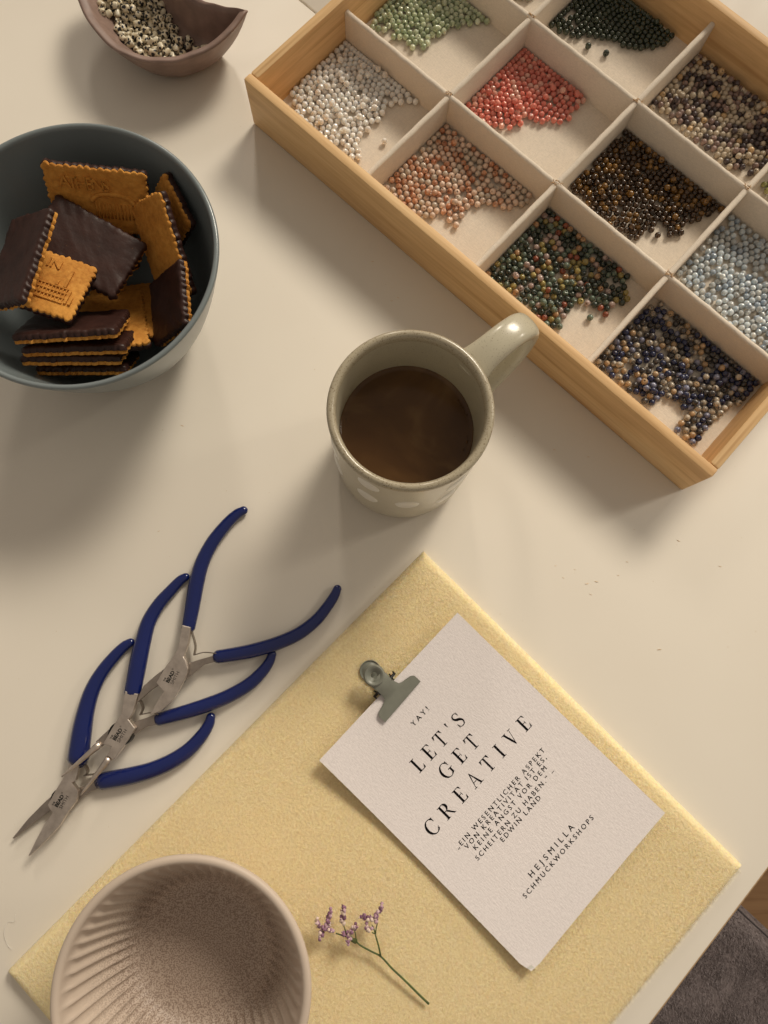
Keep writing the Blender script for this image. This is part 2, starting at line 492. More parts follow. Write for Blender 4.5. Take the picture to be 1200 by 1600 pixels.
PL = {'nippers': {'a': [[-70.4, 65.6, 4.9], [-74.3, 63.2, 5.8], [-79.9, 57.3, 6.6], [-87.0, 47.2, 7.5], [-91.8, 36.3, 8.1], [-94.2, 24.8, 8.5], [-95.6, 13.3, 8.3], [-97.3, 0.1, 7.5]], 'b': [[-17.0, 21.6, 4.7], [-18.8, 17.5, 5.5], [-22.5, 11.8, 6.0], [-28.5, 4.4, 6.6], [-37.8, -2.8, 7.2], [-49.0, -7.9, 7.5], [-61.9, -11.8, 7.7], [-71.5, -13.7, 7.5], [-80.8, -15.1, 7.2]], 'plate': [[-99.6, 1.8], [-95.1, 0.6], [-95.3, -2.6], [-95.9, -8.2], [-97.8, -14.7], [-96.3, -17.4], [-95.0, -20.8], [-95.4, -23.6], [-97.8, -29.1], [-99.9, -33.3], [-102.9, -38.2], [-107.6, -42.5], [-112.8, -44.3], [-113.1, -43.9], [-107.8, -33.9], [-106.9, -32.7], [-109.8, -29.7], [-111.0, -28.1], [-107.5, -21.1], [-101.4, -11.6], [-100.2, -5.0]], 'under': [[-95.9, -18.8], [-94.7, -17.9], [-88.4, -16.0], [-80.9, -13.9], [-78.3, -16.7], [-88.3, -19.4], [-90.7, -21.6], [-95.0, -25.3], [-98.0, -28.1], [-104.0, -32.4], [-108.4, -32.4], [-110.9, -29.9], [-114.7, -32.3], [-120.9, -38.3], [-121.5, -38.1], [-121.0, -35.4], [-118.5, -29.9], [-113.2, -25.0], [-109.3, -21.9], [-103.4, -19.4]], 'w1': [[-95.3, -1.3], [-92.7, -9.1], [-93.1, -14.1]], 'w2': [[-93.1, -14.1], [-87.8, -12.7], [-81.0, -13.3]], 'text': [[-105.2, -29.4], [-101.0, -20.8]]}, 'roundnose': {'a': [[-101.1, 28.0, 4.7], [-104.1, 25.9, 5.6], [-108.7, 20.6, 6.4], [-114.8, 13.0, 7.2], [-119.5, 3.6, 8.1], [-121.7, -7.6, 8.8], [-123.2, -18.7, 9.4], [-125.0, -34.0, 9.0]], 'b': [[-52.1, -14.0, 4.7], [-53.6, -18.0, 5.5], [-57.5, -23.5, 6.4], [-64.5, -30.1, 7.2], [-75.5, -36.3, 7.5], [-86.5, -40.6, 7.7], [-97.4, -44.0, 7.5], [-110.7, -47.5, 6.8]], 'plate': [[-127.8, -32.5], [-120.8, -34.1], [-123.0, -44.0], [-124.7, -46.8], [-121.0, -51.2], [-124.1, -57.2], [-130.6, -66.8], [-134.2, -64.5], [-132.3, -60.2], [-136.7, -59.1], [-133.0, -51.6], [-128.8, -44.0]], 'under': [[-122.2, -48.5], [-116.3, -46.4], [-109.3, -43.9], [-107.9, -49.5], [-116.0, -51.0], [-121.2, -54.0], [-125.1, -57.4], [-131.1, -61.9], [-136.6, -59.8], [-139.9, -61.3], [-141.7, -58.2], [-134.9, -51.5], [-128.7, -49.7]], 'cones': [[[-138.7, -59.0, 2.0], [-156.6, -75.0, 0.4]], [[-133.4, -66.0, 2.0], [-146.5, -84.1, 0.4]]], 'w1': [[-122.3, -35.2], [-120.0, -38.5], [-118.8, -41.6], [-119.8, -44.9]], 'w2': [[-119.8, -44.9], [-114.0, -43.9], [-110.2, -44.9]], 'text': [[-131.4, -58.8], [-126.2, -49.7]]}, 'chainnose': {'a': [[-129.1, -7.6, 4.7], [-132.1, -9.5, 5.6], [-136.6, -14.2, 6.4], [-143.1, -23.0, 7.2], [-147.6, -32.7, 8.3], [-150.1, -43.5, 9.2], [-151.2, -54.2, 10.5], [-152.0, -67.6, 11.3]], 'b': [[-84.0, -46.9, 4.9], [-84.9, -50.6, 5.8], [-88.3, -56.3, 6.8], [-94.9, -63.6, 7.7], [-104.0, -69.6, 8.3], [-114.7, -74.0, 8.7], [-127.0, -77.0, 9.2], [-139.0, -79.0, 9.0]], 'plate': [[-155.4, -66.0], [-149.9, -68.1], [-150.8, -74.3], [-151.6, -78.1], [-153.3, -79.1], [-151.8, -80.8], [-149.8, -83.2], [-149.8, -85.9], [-150.8, -88.6], [-155.0, -94.7], [-158.1, -100.4], [-164.6, -107.4], [-172.0, -114.5], [-172.7, -114.5], [-169.5, -107.0], [-165.9, -99.4], [-162.1, -93.7], [-163.3, -92.5], [-164.9, -89.9], [-161.6, -83.1], [-157.8, -76.3], [-156.0, -72.2]], 'under': [[-151.1, -82.5], [-146.6, -80.8], [-139.5, -78.4], [-137.8, -81.9], [-144.9, -84.2], [-150.3, -88.3], [-153.6, -92.8], [-157.0, -94.8], [-163.2, -93.4], [-164.6, -93.2], [-169.0, -96.4], [-175.6, -101.4], [-182.6, -107.3], [-183.3, -106.9], [-176.0, -97.4], [-167.5, -88.6], [-163.4, -85.3], [-157.0, -85.2]], 'w1': [[-149.4, -69.7], [-147.4, -72.4], [-146.8, -74.5], [-148.2, -76.0]], 'w2': [[-148.2, -76.0], [-144.7, -75.6], [-141.1, -75.2]], 'text': [[-160.5, -92.3], [-155.8, -83.5]]}}
TX = [('YAY!', (-6.7, 49.8), (5.3, 49.3)), ("LET'S", (-21.7, 31.2), (14.5, 31.2)), ('GET', (-14.5, 18.2), (11.6, 16.8)), ('CREATIVE', (-39.9, 4.5), (37.6, 3.8)), ('„EIN WESENTLICHER ASPEKT', (-35.0, -9.0), (32.4, -8.8)), ('VON KREATIVITÄT IST ES,', (-31.8, -12.3), (30.2, -13.2)), ('KEINE ANGST VOR DEM', (-29.0, -15.8), (26.3, -16.7)), ('SCHEITERN ZU HABEN.“ –', (-31.9, -20.0), (28.2, -20.3)), ('EDWIN LAND', (-16.4, -23.4), (13.2, -23.9)), ('HEJSMILLA', (-18.8, -45.4), (14.5, -46.5)), ('SCHMUCKWORKSHOPS', (-28.3, -49.6), (24.9, -50.9))]
CLIP = [[9.3, -48.4], [28.0, -27.6], [3.0, -23.6], [0.5, -21.6], [5.1, -44.3], [24.5, -23.6]]
FL = {'stem': [[31.0, -183.8], [25.9, -179.1], [19.2, -172.7], [13.0, -167.1], [7.2, -161.2], [2.7, -158.7], [-3.1, -155.5], [-5.5, -153.2], [-8.0, -151.6], [-11.1, -150.5], [-15.2, -149.0]], 'br': [[7.0, -160.5], [5.9, -155.4], [4.4, -150.3]], 'br2': [[4.4, -149.9], [3.4, -146.5], [2.7, -144.9]], 'br3': [[4.4, -149.9], [4.7, -146.8], [5.4, -144.0]], 'br4': [[4.3, -149.7], [2.7, -148.2]], 'br5': [[-10.0, -150.0], [-10.9, -146.7], [-11.4, -144.8]], 'br6': [[-5.2, -152.7], [-5.4, -149.9], [-5.9, -147.4]], 'sp': [[[-16.1, -147.2], [-19.2, -146.5], [-22.3, -145.9], [-24.4, -141.9]], [[-19.6, -145.6], [-19.3, -142.4], [-17.8, -138.5]], [[-12.1, -144.4], [-11.8, -140.6], [-11.5, -136.7]], [[-8.2, -153.2], [-8.6, -150.1], [-10.6, -148.8]], [[-8.3, -149.1], [-6.6, -147.0], [-6.1, -144.8]], [[3.4, -143.0], [0.6, -141.7], [-2.0, -141.0]], [[2.7, -147.4], [0.6, -146.7], [-0.1, -144.8]], [[3.7, -143.3], [4.7, -140.7], [7.6, -136.0]], [[-21.9, -147.1], [-22.2, -149.0], [-22.6, -150.6]]]}
SB = [[-72.8, 363.4], [-77.2, 356.7], [-85.9, 346.0], [-99.4, 336.5], [-112.6, 331.1], [-125.2, 329.5], [-139.6, 331.8], [-153.9, 339.6], [-166.9, 354.6], [-174.3, 368.9], [-179.1, 386.6], [-176.8, 407.1], [-163.0, 418.0], [-145.2, 411.1], [-126.9, 394.8], [-110.9, 380.3], [-99.8, 372.5], [-91.3, 368.7], [-81.3, 365.4]]
SBP = [[-172.1, 404.4], [-169.8, 383.5], [-165.9, 372.1], [-160.6, 363.1], [-150.9, 353.3], [-142.9, 349.9], [-133.0, 347.4], [-118.2, 347.3], [-116.9, 354.1], [-120.3, 366.3], [-126.1, 380.0], [-131.5, 391.4], [-144.4, 407.5]]
SBS = [[-114.1, 365.7], [-115.4, 361.1], [-109.4, 358.9], [-103.9, 360.0]]
BIS = {'b1': ([-141.5, 220.5, 55.0], [0.988, 0.02, -0.15], [0.05, -0.9, 0.43], [51, 36]), 'b2': ([-106.6, 218.2, 50.0], [0.502, -0.015, 0.865], [-0.746, -0.514, 0.424], [28, 30]), 'b3': ([-110.7, 196.8, 49.8], [0.66, -0.25, 0.709], [-0.717, -0.491, 0.494], [36, 51]), 'b4': ([-146.3, 194.6, 56.9], [0.878, -0.432, -0.206], [0.208, -0.043, 0.977], [51, 36]), 'b5': ([-173.3, 178.7, 71.6], [0.818, -0.161, 0.552], [-0.54, 0.116, 0.834], [36, 51]), 'b6': ([-158.4, 170.3, 63.6], [0.947, -0.265, -0.18], [0.235, 0.194, 0.952], [33, 36]), 's1': ([-152.3, 155.7, 51.1], [0.995, 0.095, -0.033], [-0.049, 0.743, 0.667], [51, 36]), 's2': ([-150.0, 151.2, 43.4], [0.997, 0.061, -0.05], [-0.014, 0.761, 0.648], [51, 36]), 's3': ([-153.5, 147.1, 39.0], [0.995, 0.049, -0.083], [0.013, 0.783, 0.622], [49, 36]), 's4': ([-152.4, 145.7, 27.7], [0.996, 0.044, -0.08], [0.015, 0.79, 0.613], [46, 34]), 'b8': ([-106.7, 167.8, 47.4], [0.662, 0.018, 0.749], [-0.742, -0.121, 0.659], [36, 36]), 'b10': ([-140.0, 166.0, 32.1], [0.959, 0.237, -0.154], [0.02, 0.484, 0.875], [36, 51]), 'b9': ([-153.7, 214.1, 26.5], [0.957, 0.153, -0.248], [0.224, 0.157, 0.962], [44, 30])}
CRUMB = [[108.2, 102.6], [128.0, 98.5], [106.1, 35.0], [117.0, 32.8], [110.2, 28.1], [129.0, 26.0], [123.5, 24.9], [141.7, 29.6], [147.2, 37.2], [177.5, 49.4], [125.4, 18.8], [200.4, 34.8], [162.3, -11.7], [220.2, 112.2], [17.5, 196.6], [13.6, 194.5], [2.0, 219.8], [-107.8, 115.7], [-118.0, 54.0]]
DOT = [(-120.6, 73.7, True), (-121.7, 45.2, True), (-89.8, 51.4, True), (-52.7, 65.8, True), (-56.7, 41.6, True)]
MUG = [19.1, 98.1]
HAIR = [[-179.8, -144.4], [-179.9, -147.4], [-183.4, -148.0], [-184.6, -152.5], [-182.8, -158.5], [-180.0, -160.6]]
HANDLE = [[53.9, 127.6], [80.2, 147.5]]

# ------------------------------------------------------------------ table, chair, floor
# table frame: u runs down along the near edge, n points from that edge into the table
ROT_T = math.atan2(-0.734, -0.679)            # local x = u
def table():
    t = thing('table', 'cream white table top under the bowls, the mug, the mat and the bead tray', 'table', (212.7, -127.2, 0), ROT_T)
    # local: x = u from the reference point, y = -n so the top lies at y < 0
    s = -1
    def top(name, x0, x1, y0, y1, z1):
        bm = bmesh.new()
        bm_box(bm, (x0, y0, z1 - 24), (x1, y1, z1), 1.2, 2)
        return auto_smooth(from_bm(name, bm, M['table'], t))
    top('table_leaf', -214, 760, -800, -1.0, 0)
    lf = top('table_leaf', -800, -215.2, -800, -1.0, -0.6)
    box('edge_band', (-800, -0.95, -23), (760, 0.0, -1.3), M['edge'], t, 0.3)
    for x in (-740, 700):
        for y in (-740, -60):
            box('leg', (x - 25, y - 25, -740), (x + 25, y + 25, -24.5), M['table'], t, 3)
    return t
table()
fl = obj('floor', [(-1500, -1800, -740), (2000, -1800, -740), (2000, 1600, -740), (-1500, 1600, -740)], [(0, 1, 2, 3)], M['floor'], smooth=False)
tag(fl, kind='structure')

def blades(name, XY, Z, NRM, length, width, lean, mat, parent, seed=3):
    """Many short fibres, one triangle each, as one object."""
    r = np.random.default_rng(seed)
    n = len(XY)
    base = np.c_[XY, Z]
    a = r.uniform(0, 2 * np.pi, n)
    side = np.c_[np.cos(a), np.sin(a), np.zeros(n)] * (width * r.uniform(0.6, 1.3, n) / 2)[:, None]
    d = NRM + np.c_[r.normal(0, 0.5, n) + lean[0], r.normal(0, 0.5, n) + lean[1], np.zeros(n)]
    d /= np.linalg.norm(d, axis=1)[:, None]
    tip = base + d * (length * r.uniform(0.55, 1.25, n))[:, None]
    V = np.empty((n * 3, 3))
    V[0::3] = base - side; V[1::3] = base + side; V[2::3] = tip
    me = bpy.data.meshes.new(name)
    me.vertices.add(n * 3)
    me.vertices.foreach_set('co', (V * MM).ravel())
    me.loops.add(n * 3)
    me.loops.foreach_set('vertex_index', np.arange(n * 3))
    me.polygons.add(n)
    me.polygons.foreach_set('loop_start', np.arange(0, n * 3, 3))
    me.polygons.foreach_set('loop_total', np.full(n, 3))
    me.update(calc_edges=True)
    me.materials.append(mat)
    o = link(bpy.data.objects.new(name, me), parent)
    o['kind'] = 'stuff'
    return o

def slab(w, l, T, rad, mat, name, parent, nx=40, ny=50, wav=0.0):
    """Soft slab with rolled edges; local x in [0, w], y in [0, l]."""
    def axis(L, n):
        e = [rad * (1 - math.cos(math.pi / 2 * i / 7)) for i in range(8)]
        m_ = np.linspace(rad, L - rad, n)[1:-1].tolist()
        return np.array(e + m_ + [L - x for x in e[::-1]])
    X, Y = axis(w, nx), axis(l, ny)
    def h(x, y):
        d = min(x, w - x, y, l - y)
        q = min(d / rad, 1.0)
        return T * math.sqrt(max(0.0, 1 - (1 - q) ** 2)) + wav * math.sin(x * 0.07 + 1) * math.sin(y * 0.05) * q
    V = [(x, y, h(x, y) + 0.15) for y in Y for x in X]
    nX, nY = len(X), len(Y)
    F = [(j * nX + i, j * nX + i + 1, (j + 1) * nX + i + 1, (j + 1) * nX + i) for j in range(nY - 1) for i in range(nX - 1)]
    k = len(V)
    V += [(0, 0, 0), (w, 0, 0), (w, l, 0), (0, l, 0)]
    F.append((k + 3, k + 2, k + 1, k))
    o = obj(name, V, F, mat, parent)
    return o, h

def chair():
    t = thing('chair', 'dark grey plush seat pushed under the table edge beside the brown floor', 'chair', (346.6, -246.4, -290), ROT_T)
    # seat in the table's frame: x = u >= 0, y = outward
    o, h = slab(360, 420, 70, 26, M['plush'], 'seat', t, 20, 20, 2.0)
    o.location = (0, -0.10, -0.07)
    r = np.random.default_rng(5)
    n = 90000
    XY = np.c_[r.uniform(2, 230, n), r.uniform(60, 330, n)]
    Z = np.array([h(x, y) for x, y in XY])
    clump = 0.5 * np.sin(XY[:, 0] * 0.09 + 1.3 * np.sin(XY[:, 1] * 0.05)) + 0.5 * np.sin(XY[:, 1] * 0.11)
    b = blades('plush_pile', XY, Z, np.tile([0.0, 0, 1.0], (n, 1)) + np.c_[0.5 * clump, 0.3 * clump, np.zeros(n)], 3.0, 0.55, (0.3, 0.2), M['plush_fibre'], t)
    b.location = o.location
    P = [(7, y, 40 + 0) for y in np.linspace(6, 414, 30)]
    P = [(9.0, y, h(9.0, max(26, min(394, y)))) for y in np.linspace(8, 412, 40)]
    pp = obj('piping', *tube(P, 1.2, 6), M['piping'], t)
    pp.location = o.location
    for x in (30, 330):
        for y in (30, 390):
            l = obj('leg', *tube([(x, y - 100, -450), (x, y - 100, -68)], [10, 14], 10), M['steel_dark'], t)
    return t
chair()

# ------------------------------------------------------------------ bead tray
TX0, TY0, TROT = -73.1, 312.6, -0.74339
TL_, TD, TH, TW = 345.8, 235.4, 36.0, 5.8
FLOOR_Z = 6.0
PX = (TL_ - 2 * TW) / 4
PY = (TD - 2 * TW) / 3
def tray():
    t = thing('bead_tray', 'pine wood tray lined with cream linen and divided into twelve bead compartments', 'tray', (TX0, TY0, 0), TROT)
    box('long_wall', (0, 0, 0), (TL_, TW, TH), M['tray_wood'], t, 1.1)
    b = box('long_wall', (0, 0, 0), (TL_, TW, TH), M['tray_wood'], t, 1.1)
    b.location = (0, (TD - TW) * MM, 0)
    for x in (0, TL_ - TW):
        e = box('end_wall', (TW + 0.05, -TW, 0), (TD - TW - 0.05, 0, TH), M['tray_wood'], t, 1.1)
        e.rotation_euler = (0, 0, math.pi / 2)
        e.location = (x * MM, 0, 0)
    box('base_board', (TW - 0.5, TW - 0.5, 1.0), (TL_ - TW + 0.5, TD - TW + 0.5, 5.0), M['tray_wood'], t, 0)
    # linen floor of each compartment, gently uneven
    for i in range(4):
        for j in range(3):
            x0, y0 = TW + i * PX, TW + j * PY
            n = 10
            V = [(x0 + PX * a / n, y0 + PY * b_ / n, FLOOR_Z - 0.1 + 0.12 * math.sin(a * 1.1 + i * 2) * math.sin(b_ * 0.9 + j)) for b_ in range(n + 1) for a in range(n + 1)]
            F = [(b_ * (n + 1) + a, b_ * (n + 1) + a + 1, (b_ + 1) * (n + 1) + a + 1, (b_ + 1) * (n + 1) + a) for b_ in range(n) for a in range(n)]
            obj('lining', V, F, M['linen'], t)
    HD, TT = 28.0, 1.7
    def divider(p, q):
        """Padded board with a rounded, slightly uneven top."""
        p, q = np.array(p, float), np.array(q, float)
        d = (q - p) / np.linalg.norm(q - p); s = np.array([-d[1], d[0]])
        sec = [(-TT, 4.9), (-TT, HD - 1.3), (-TT * 0.75, HD - 0.4), (0, HD), (TT * 0.75, HD - 0.4), (TT, HD - 1.3), (TT, 4.9)]
        n = max(6, int(np.linalg.norm(q - p) / 5))
        V, F = [], []
        ph = random.uniform(0, 6)
        for k in range(n + 1):
            c = p + (q - p) * k / n
            w = 0.09 * math.sin(k * 1.7 + ph) + 0.05 * math.sin(k * 3.1 + ph)
            for a, z in sec:
                V.append((*(c + s * (a + w * 0.8)), z + (w if z > 10 else 0)))
        m_ = len(sec)
        for k in range(n):
            for a in range(m_ - 1):
                F.append((k * m_ + a, (k + 1) * m_ + a, (k + 1) * m_ + a + 1, k * m_ + a + 1))
        F.append(tuple(range(m_))); F.append(tuple(range(n * m_, n * m_ + m_))[::-1])
        return auto_smooth(obj('divider', V, F, M['linen'], t), 50)
    for j in (1, 2):
        divider((TW + 0.2, TW + j * PY), (TL_ - TW - 0.2, TW + j * PY))
    for i in (1, 2, 3):
        for j in range(3):
            y0 = TW + j * PY + (TT + 0.2 if j else 0.2)
            y1 = TW + (j + 1) * PY - (TT + 0.2 if j < 2 else 0.2)
            divider((TW + i * PX, y0), (TW + i * PX, y1))
    # frayed thread ends at the crossings
    for i in (1, 2, 3):
        for j in (1, 2):
            parts = []
            for k in range(9):
                c = np.array([TW + i * PX + random.uniform(-2.2, 2.2), TW + j * PY + random.uniform(-1.2, 1.2), HD - 0.3])
                e = c + np.array([random.uniform(-2.2, 2.2), random.uniform(-2.2, 2.2), random.uniform(0.4, 1.3)])
                parts.append(tube([c, (c + e) / 2 + [0, 0, 0.5], e], [0.28, 0.22, 0.1], 5))
            obj('frayed_thread', *merge(*parts), M['thread'], t)
    return t
M['thread'] = simple('tan_thread', (0.62, 0.42, 0.24), 0.9)
tray()

# ------------------------------------------------------------------ beads
def bead_mesh(name, R=2.0, hole=0.45, seg=12, rings=6, squash=1.0):
    a0 = math.asin(hole / R)
    prof = []
    for i in range(rings + 1):
        a = a0 + (math.pi - 2 * a0) * i / rings
        prof.append((R * math.sin(a), R * math.cos(a) * squash))
    prof = [(hole * 0.9, prof[0][1] - 0.9)] + prof + [(hole * 0.9, prof[-1][1] + 0.9)]
    return lathe(prof, seg)

def inside(P, x, y):
    c = False
    j = len(P) - 1
    for i in range(len(P)):
        xi, yi = P[i]; xj, yj = P[j]
        if (yi > y) != (yj > y) and x < (xj - xi) * (y - yi) / (yj - yi) + xi: c = not c
        j = i
    return c

def on_top(poly, n, R, P, bounds):
    """A few balls resting in the hollows of the layer below."""
    xs = [p[0] for p in poly]; ys = [p[1] for p in poly]
    pts = P.copy(); out = []
    d2 = (2 * R) ** 2
    def hgt(q):
        dd = ((q[:, None, :] - pts[None, :, :2]) ** 2).sum(2)
        zz = np.where(dd < d2, pts[None, :, 2] + np.sqrt(np.maximum(d2 - dd, 0)), FLOOR_Z + R)
        return zz.max(1)
    guard = 0
    while len(out) < n and guard < 4000:
        guard += 1
        p = np.array([rng.uniform(min(xs), max(xs)), rng.uniform(min(ys), max(ys))])
        if not inside(poly, *p): continue
        z = hgt(p[None])[0]; step = R * 0.4
        for _ in range(20):
            q = p + DIRS * step; h = hgt(q)
            k = int(h.argmin())
            if h[k] < z - 1e-4: p, z = q[k], h[k]
            else: step *= 0.5
        if z > FLOOR_Z + 3.6 * R or not (bounds[0] <= p[0] <= bounds[2] and bounds[1] <= p[1] <= bounds[3]): continue
        pts = np.vstack([pts, [[*p, z]]]); out.append((*p, z))
    return np.array(out).reshape(-1, 3)

DIRS = np.array([(math.cos(a), math.sin(a)) for a in np.arange(8) * math.pi / 4])
def pile(poly, n, R, floor, bounds, fixed=(), jitter=1.0, tries=1):
    """Drop n balls into the outline; each rolls downhill over those already there."""
    poly = [tuple(p) for p in poly]
    xs = [p[0] for p in poly]; ys = [p[1] for p in poly]
    pts = np.empty((n + len(fixed), 3)); m = 0
    for f in fixed:
        pts[m] = (f[0], f[1], floor(f[0], f[1]) + R); m += 1
    d2 = (2 * R) ** 2
    def height(q):
        z = np.array([floor(a, b) + R for a, b in q])
        if m:
            dd = ((q[:, None, :] - pts[None, :m, :2]) ** 2).sum(2)
            zz = np.where(dd < d2, pts[None, :m, 2] + np.sqrt(np.maximum(d2 - dd, 0)), -1e9).max(1)
            z = np.maximum(z, zz)
        return z
    def ok(x, y):
        return bounds[0] <= x <= bounds[2] and bounds[1] <= y <= bounds[3] and inside(poly, x, y)
    guard = 0
    while m < n + len(fixed) and guard < n * 20:
        guard += 1
        x, y = rng.uniform(min(xs), max(xs)), rng.uniform(min(ys), max(ys))
        if not ok(x, y): continue
        p = np.array([x, y]); z = height(p[None])[0]
        step = R * 0.5
        for _ in range(26):
            q = p + DIRS * step
            h = height(q)
            for k in range(8):
                if not ok(*q[k]): h[k] = 1e9
            k = int(h.argmin())
            if h[k] < z - 1e-4:
                p, z = q[k], h[k]
            else:
                step *= 0.5
                if step < 0.04: break
        pts[m] = (p[0], p[1], z); m += 1
    return pts[:m]

def packed(poly, R, floor, bounds, fixed=(), keep=0.96):
    """One close layer: a warped hexagonal lattice, thinned and pushed apart."""
    poly = [tuple(p) for p in poly]
    xs = [p[0] for p in poly]; ys = [p[1] for p in poly]
    s = 2 * R * 1.045
    a = random.uniform(0, 1.0); ca, sa = math.cos(a), math.sin(a)
    ph = [random.uniform(0, 6) for _ in range(4)]
    q = []
    for i in range(-40, 41):
        for j in range(-46, 47):
            u, v = (i + 0.5 * (j % 2)) * s, j * s * 0.866
            u += 0.9 * math.sin(v * 0.16 + ph[0]) + random.gauss(0, 0.38); v += 0.9 * math.sin(u * 0.13 + ph[1]) + random.gauss(0, 0.38)
            x, y = (xs[0] + xs[len(xs) // 2]) / 2 + u * ca - v * sa, (ys[0] + ys[len(ys) // 2]) / 2 + u * sa + v * ca
            if inside(poly, x, y) and random.random() < keep: q.append((x, y))
    P = np.array(q + [tuple(f) for f in fixed])
    nf = len(fixed)
    for it in range(60):
        P += rng.normal(0, 0.01, P.shape)
        d = P[:, None] - P[None]
        r = np.sqrt((d ** 2).sum(2)) + np.eye(len(P)) * 1e3 + 1e-6
        ov = np.maximum(0, 2 * R * 0.995 - r) * 0.5
        mv = (d / r[..., None] * ov[..., None]).sum(1) * 0.6
        if nf: mv[-nf:] = 0
        P = P + mv
        P[:, 0] = np.clip(P[:, 0], bounds[0], bounds[2]); P[:, 1] = np.clip(P[:, 1], bounds[1], bounds[3])
    P = np.vstack([P[len(P) - nf:], P[:len(P) - nf]])
    return np.c_[P, [floor(x, y) + R for x, y in P]]

def rand_rot():
    return (random.uniform(0, 6.28), random.uniform(0, 6.28), random.uniform(0, 6.28))

BV, BF = bead_mesh('bead', 1.97, 0.42)
SV, SF = bead_mesh('bead', 1.97, 0.2)
W_ = lambda c: c
# variants: (share, material, label)
def bm_(name, *a, **k):
    return bead_mat(name, *a, **k)
WH = bm_('milky_quartz', [(0.3, (0.89, 0.81, 0.73)), (0.7, (0.92, 0.86, 0.79))], 0.08, 0.9, 120, trans=0.30, coat=0.0)
GR = bm_('pale_green_stone', [(0.3, (0.41, 0.47, 0.29)), (0.7, (0.63, 0.67, 0.49))], 0.08, 0.8, 150, trans=0.3, coat=0.0)
GR2 = bm_('mid_green_stone', [(0.3, (0.26, 0.32, 0.19)), (0.7, (0.45, 0.51, 0.33))], 0.08, 0.6, 150, trans=0.3, coat=0.0)
RD = bm_('coral_red_stone', [(0.3, (0.66, 0.17, 0.125)), (0.7, (0.80, 0.30, 0.235))], 0.08, 0.8, 150, trans=0.3, coat=0.0)
RD2 = bm_('salmon_pink_stone', [(0.3, (0.76, 0.33, 0.255)), (0.7, (0.85, 0.48, 0.385))], 0.08, 0.8, 150, trans=0.3, coat=0.0)
DG = bm_('dark_green_stone', [(0.3, (0.018, 0.026, 0.016)), (0.7, (0.045, 0.058, 0.032))], 0.25, 0, 300)
TI = bm_('dark_brown_banded', [(0.35, (0.022, 0.011, 0.005)), (0.55, (0.055, 0.025, 0.008)), (0.72, (0.16, 0.075, 0.018))], 0.08, 0, 260, 2.0)
TI2 = bm_('golden_banded', [(0.3, (0.08, 0.036, 0.008)), (0.58, (0.24, 0.115, 0.02)), (0.78, (0.46, 0.25, 0.06))], 0.08, 0, 260, 2.0)
PE = bm_('peach_stone', [(0.3, (0.66, 0.44, 0.32)), (0.6, (0.74, 0.57, 0.45)), (0.8, (0.60, 0.28, 0.14))], 0.35, 0.1, 330)
PE2 = bm_('rust_veined_stone', [(0.32, (0.70, 0.50, 0.38)), (0.52, (0.58, 0.27, 0.14)), (0.70, (0.30, 0.085, 0.04))], 0.35, 0.1, 330)
PE3 = bm_('greyish_peach_stone', [(0.3, (0.52, 0.43, 0.34)), (0.7, (0.62, 0.50, 0.39))], 0.35, 0.1, 330)
CR = bm_('sand_stone', [(0.3, (0.47, 0.38, 0.27)), (0.7, (0.60, 0.50, 0.37))], 0.4, 0, 250)
CR2 = bm_('aubergine_stone', [(0.3, (0.035, 0.022, 0.024)), (0.7, (0.085, 0.055, 0.052))], 0.4, 0, 250)
CR3 = bm_('mauve_brown_stone', [(0.3, (0.19, 0.115, 0.095)), (0.7, (0.33, 0.22, 0.18))], 0.4, 0, 250)
CR4 = bm_('ochre_stone', [(0.3, (0.50, 0.30, 0.13)), (0.7, (0.60, 0.42, 0.22))], 0.4, 0, 250)
LB = bm_('ice_blue_stone', [(0.3, (0.50, 0.58, 0.64)), (0.7, (0.70, 0.76, 0.79))], 0.08, 0.8, 150, trans=0.3, coat=0.0)
LB2 = bm_('clear_grey_stone', [(0.3, (0.44, 0.47, 0.48)), (0.7, (0.62, 0.64, 0.63))], 0.08, 0.8, 150, trans=0.3, coat=0.0)
LB3 = bm_('denim_blue_stone', [(0.3, (0.30, 0.37, 0.45)), (0.7, (0.46, 0.52, 0.58))], 0.08, 0.6, 150, trans=0.3, coat=0.0)
MX = bm_('deep_green_agate', [(0.3, (0.014, 0.020, 0.015)), (0.6, (0.038, 0.052, 0.036)), (0.8, (0.10, 0.12, 0.06))], 0.14, 0, 300)
MX2 = bm_('teal_green_agate', [(0.3, (0.06, 0.095, 0.07)), (0.7, (0.19, 0.23, 0.17))], 0.14, 0.1, 300)
MX3 = bm_('mustard_agate', [(0.3, (0.22, 0.17, 0.045)), (0.7, (0.42, 0.34, 0.13))], 0.14, 0.2, 300)
MX4 = bm_('orange_agate', [(0.3, (0.36, 0.18, 0.08)), (0.7, (0.52, 0.33, 0.18))], 0.14, 0.2, 300)
MX5 = bm_('smoky_pink_agate', [(0.3, (0.30, 0.20, 0.17)), (0.7, (0.52, 0.41, 0.37))], 0.14, 0.2, 300)
MX6 = bm_('brick_red_agate', [(0.3, (0.20, 0.045, 0.02)), (0.7, (0.33, 0.10, 0.05))], 0.14, 0.1, 300)
SO = bm_('navy_stone', [(0.3, (0.010, 0.013, 0.040)), (0.6, (0.028, 0.034, 0.095)), (0.8, (0.11, 0.11, 0.16))], 0.2, 0, 380)
SO2 = bm_('cream_flecked_stone', [(0.34, (0.07, 0.065, 0.08)), (0.48, (0.40, 0.34, 0.26)), (0.7, (0.60, 0.51, 0.40))], 0.25, 0, 330)
SO3 = bm_('charcoal_stone', [(0.3, (0.018, 0.016, 0.018)), (0.55, (0.06, 0.052, 0.05)), (0.75, (0.26, 0.22, 0.18))], 0.2, 0, 380)
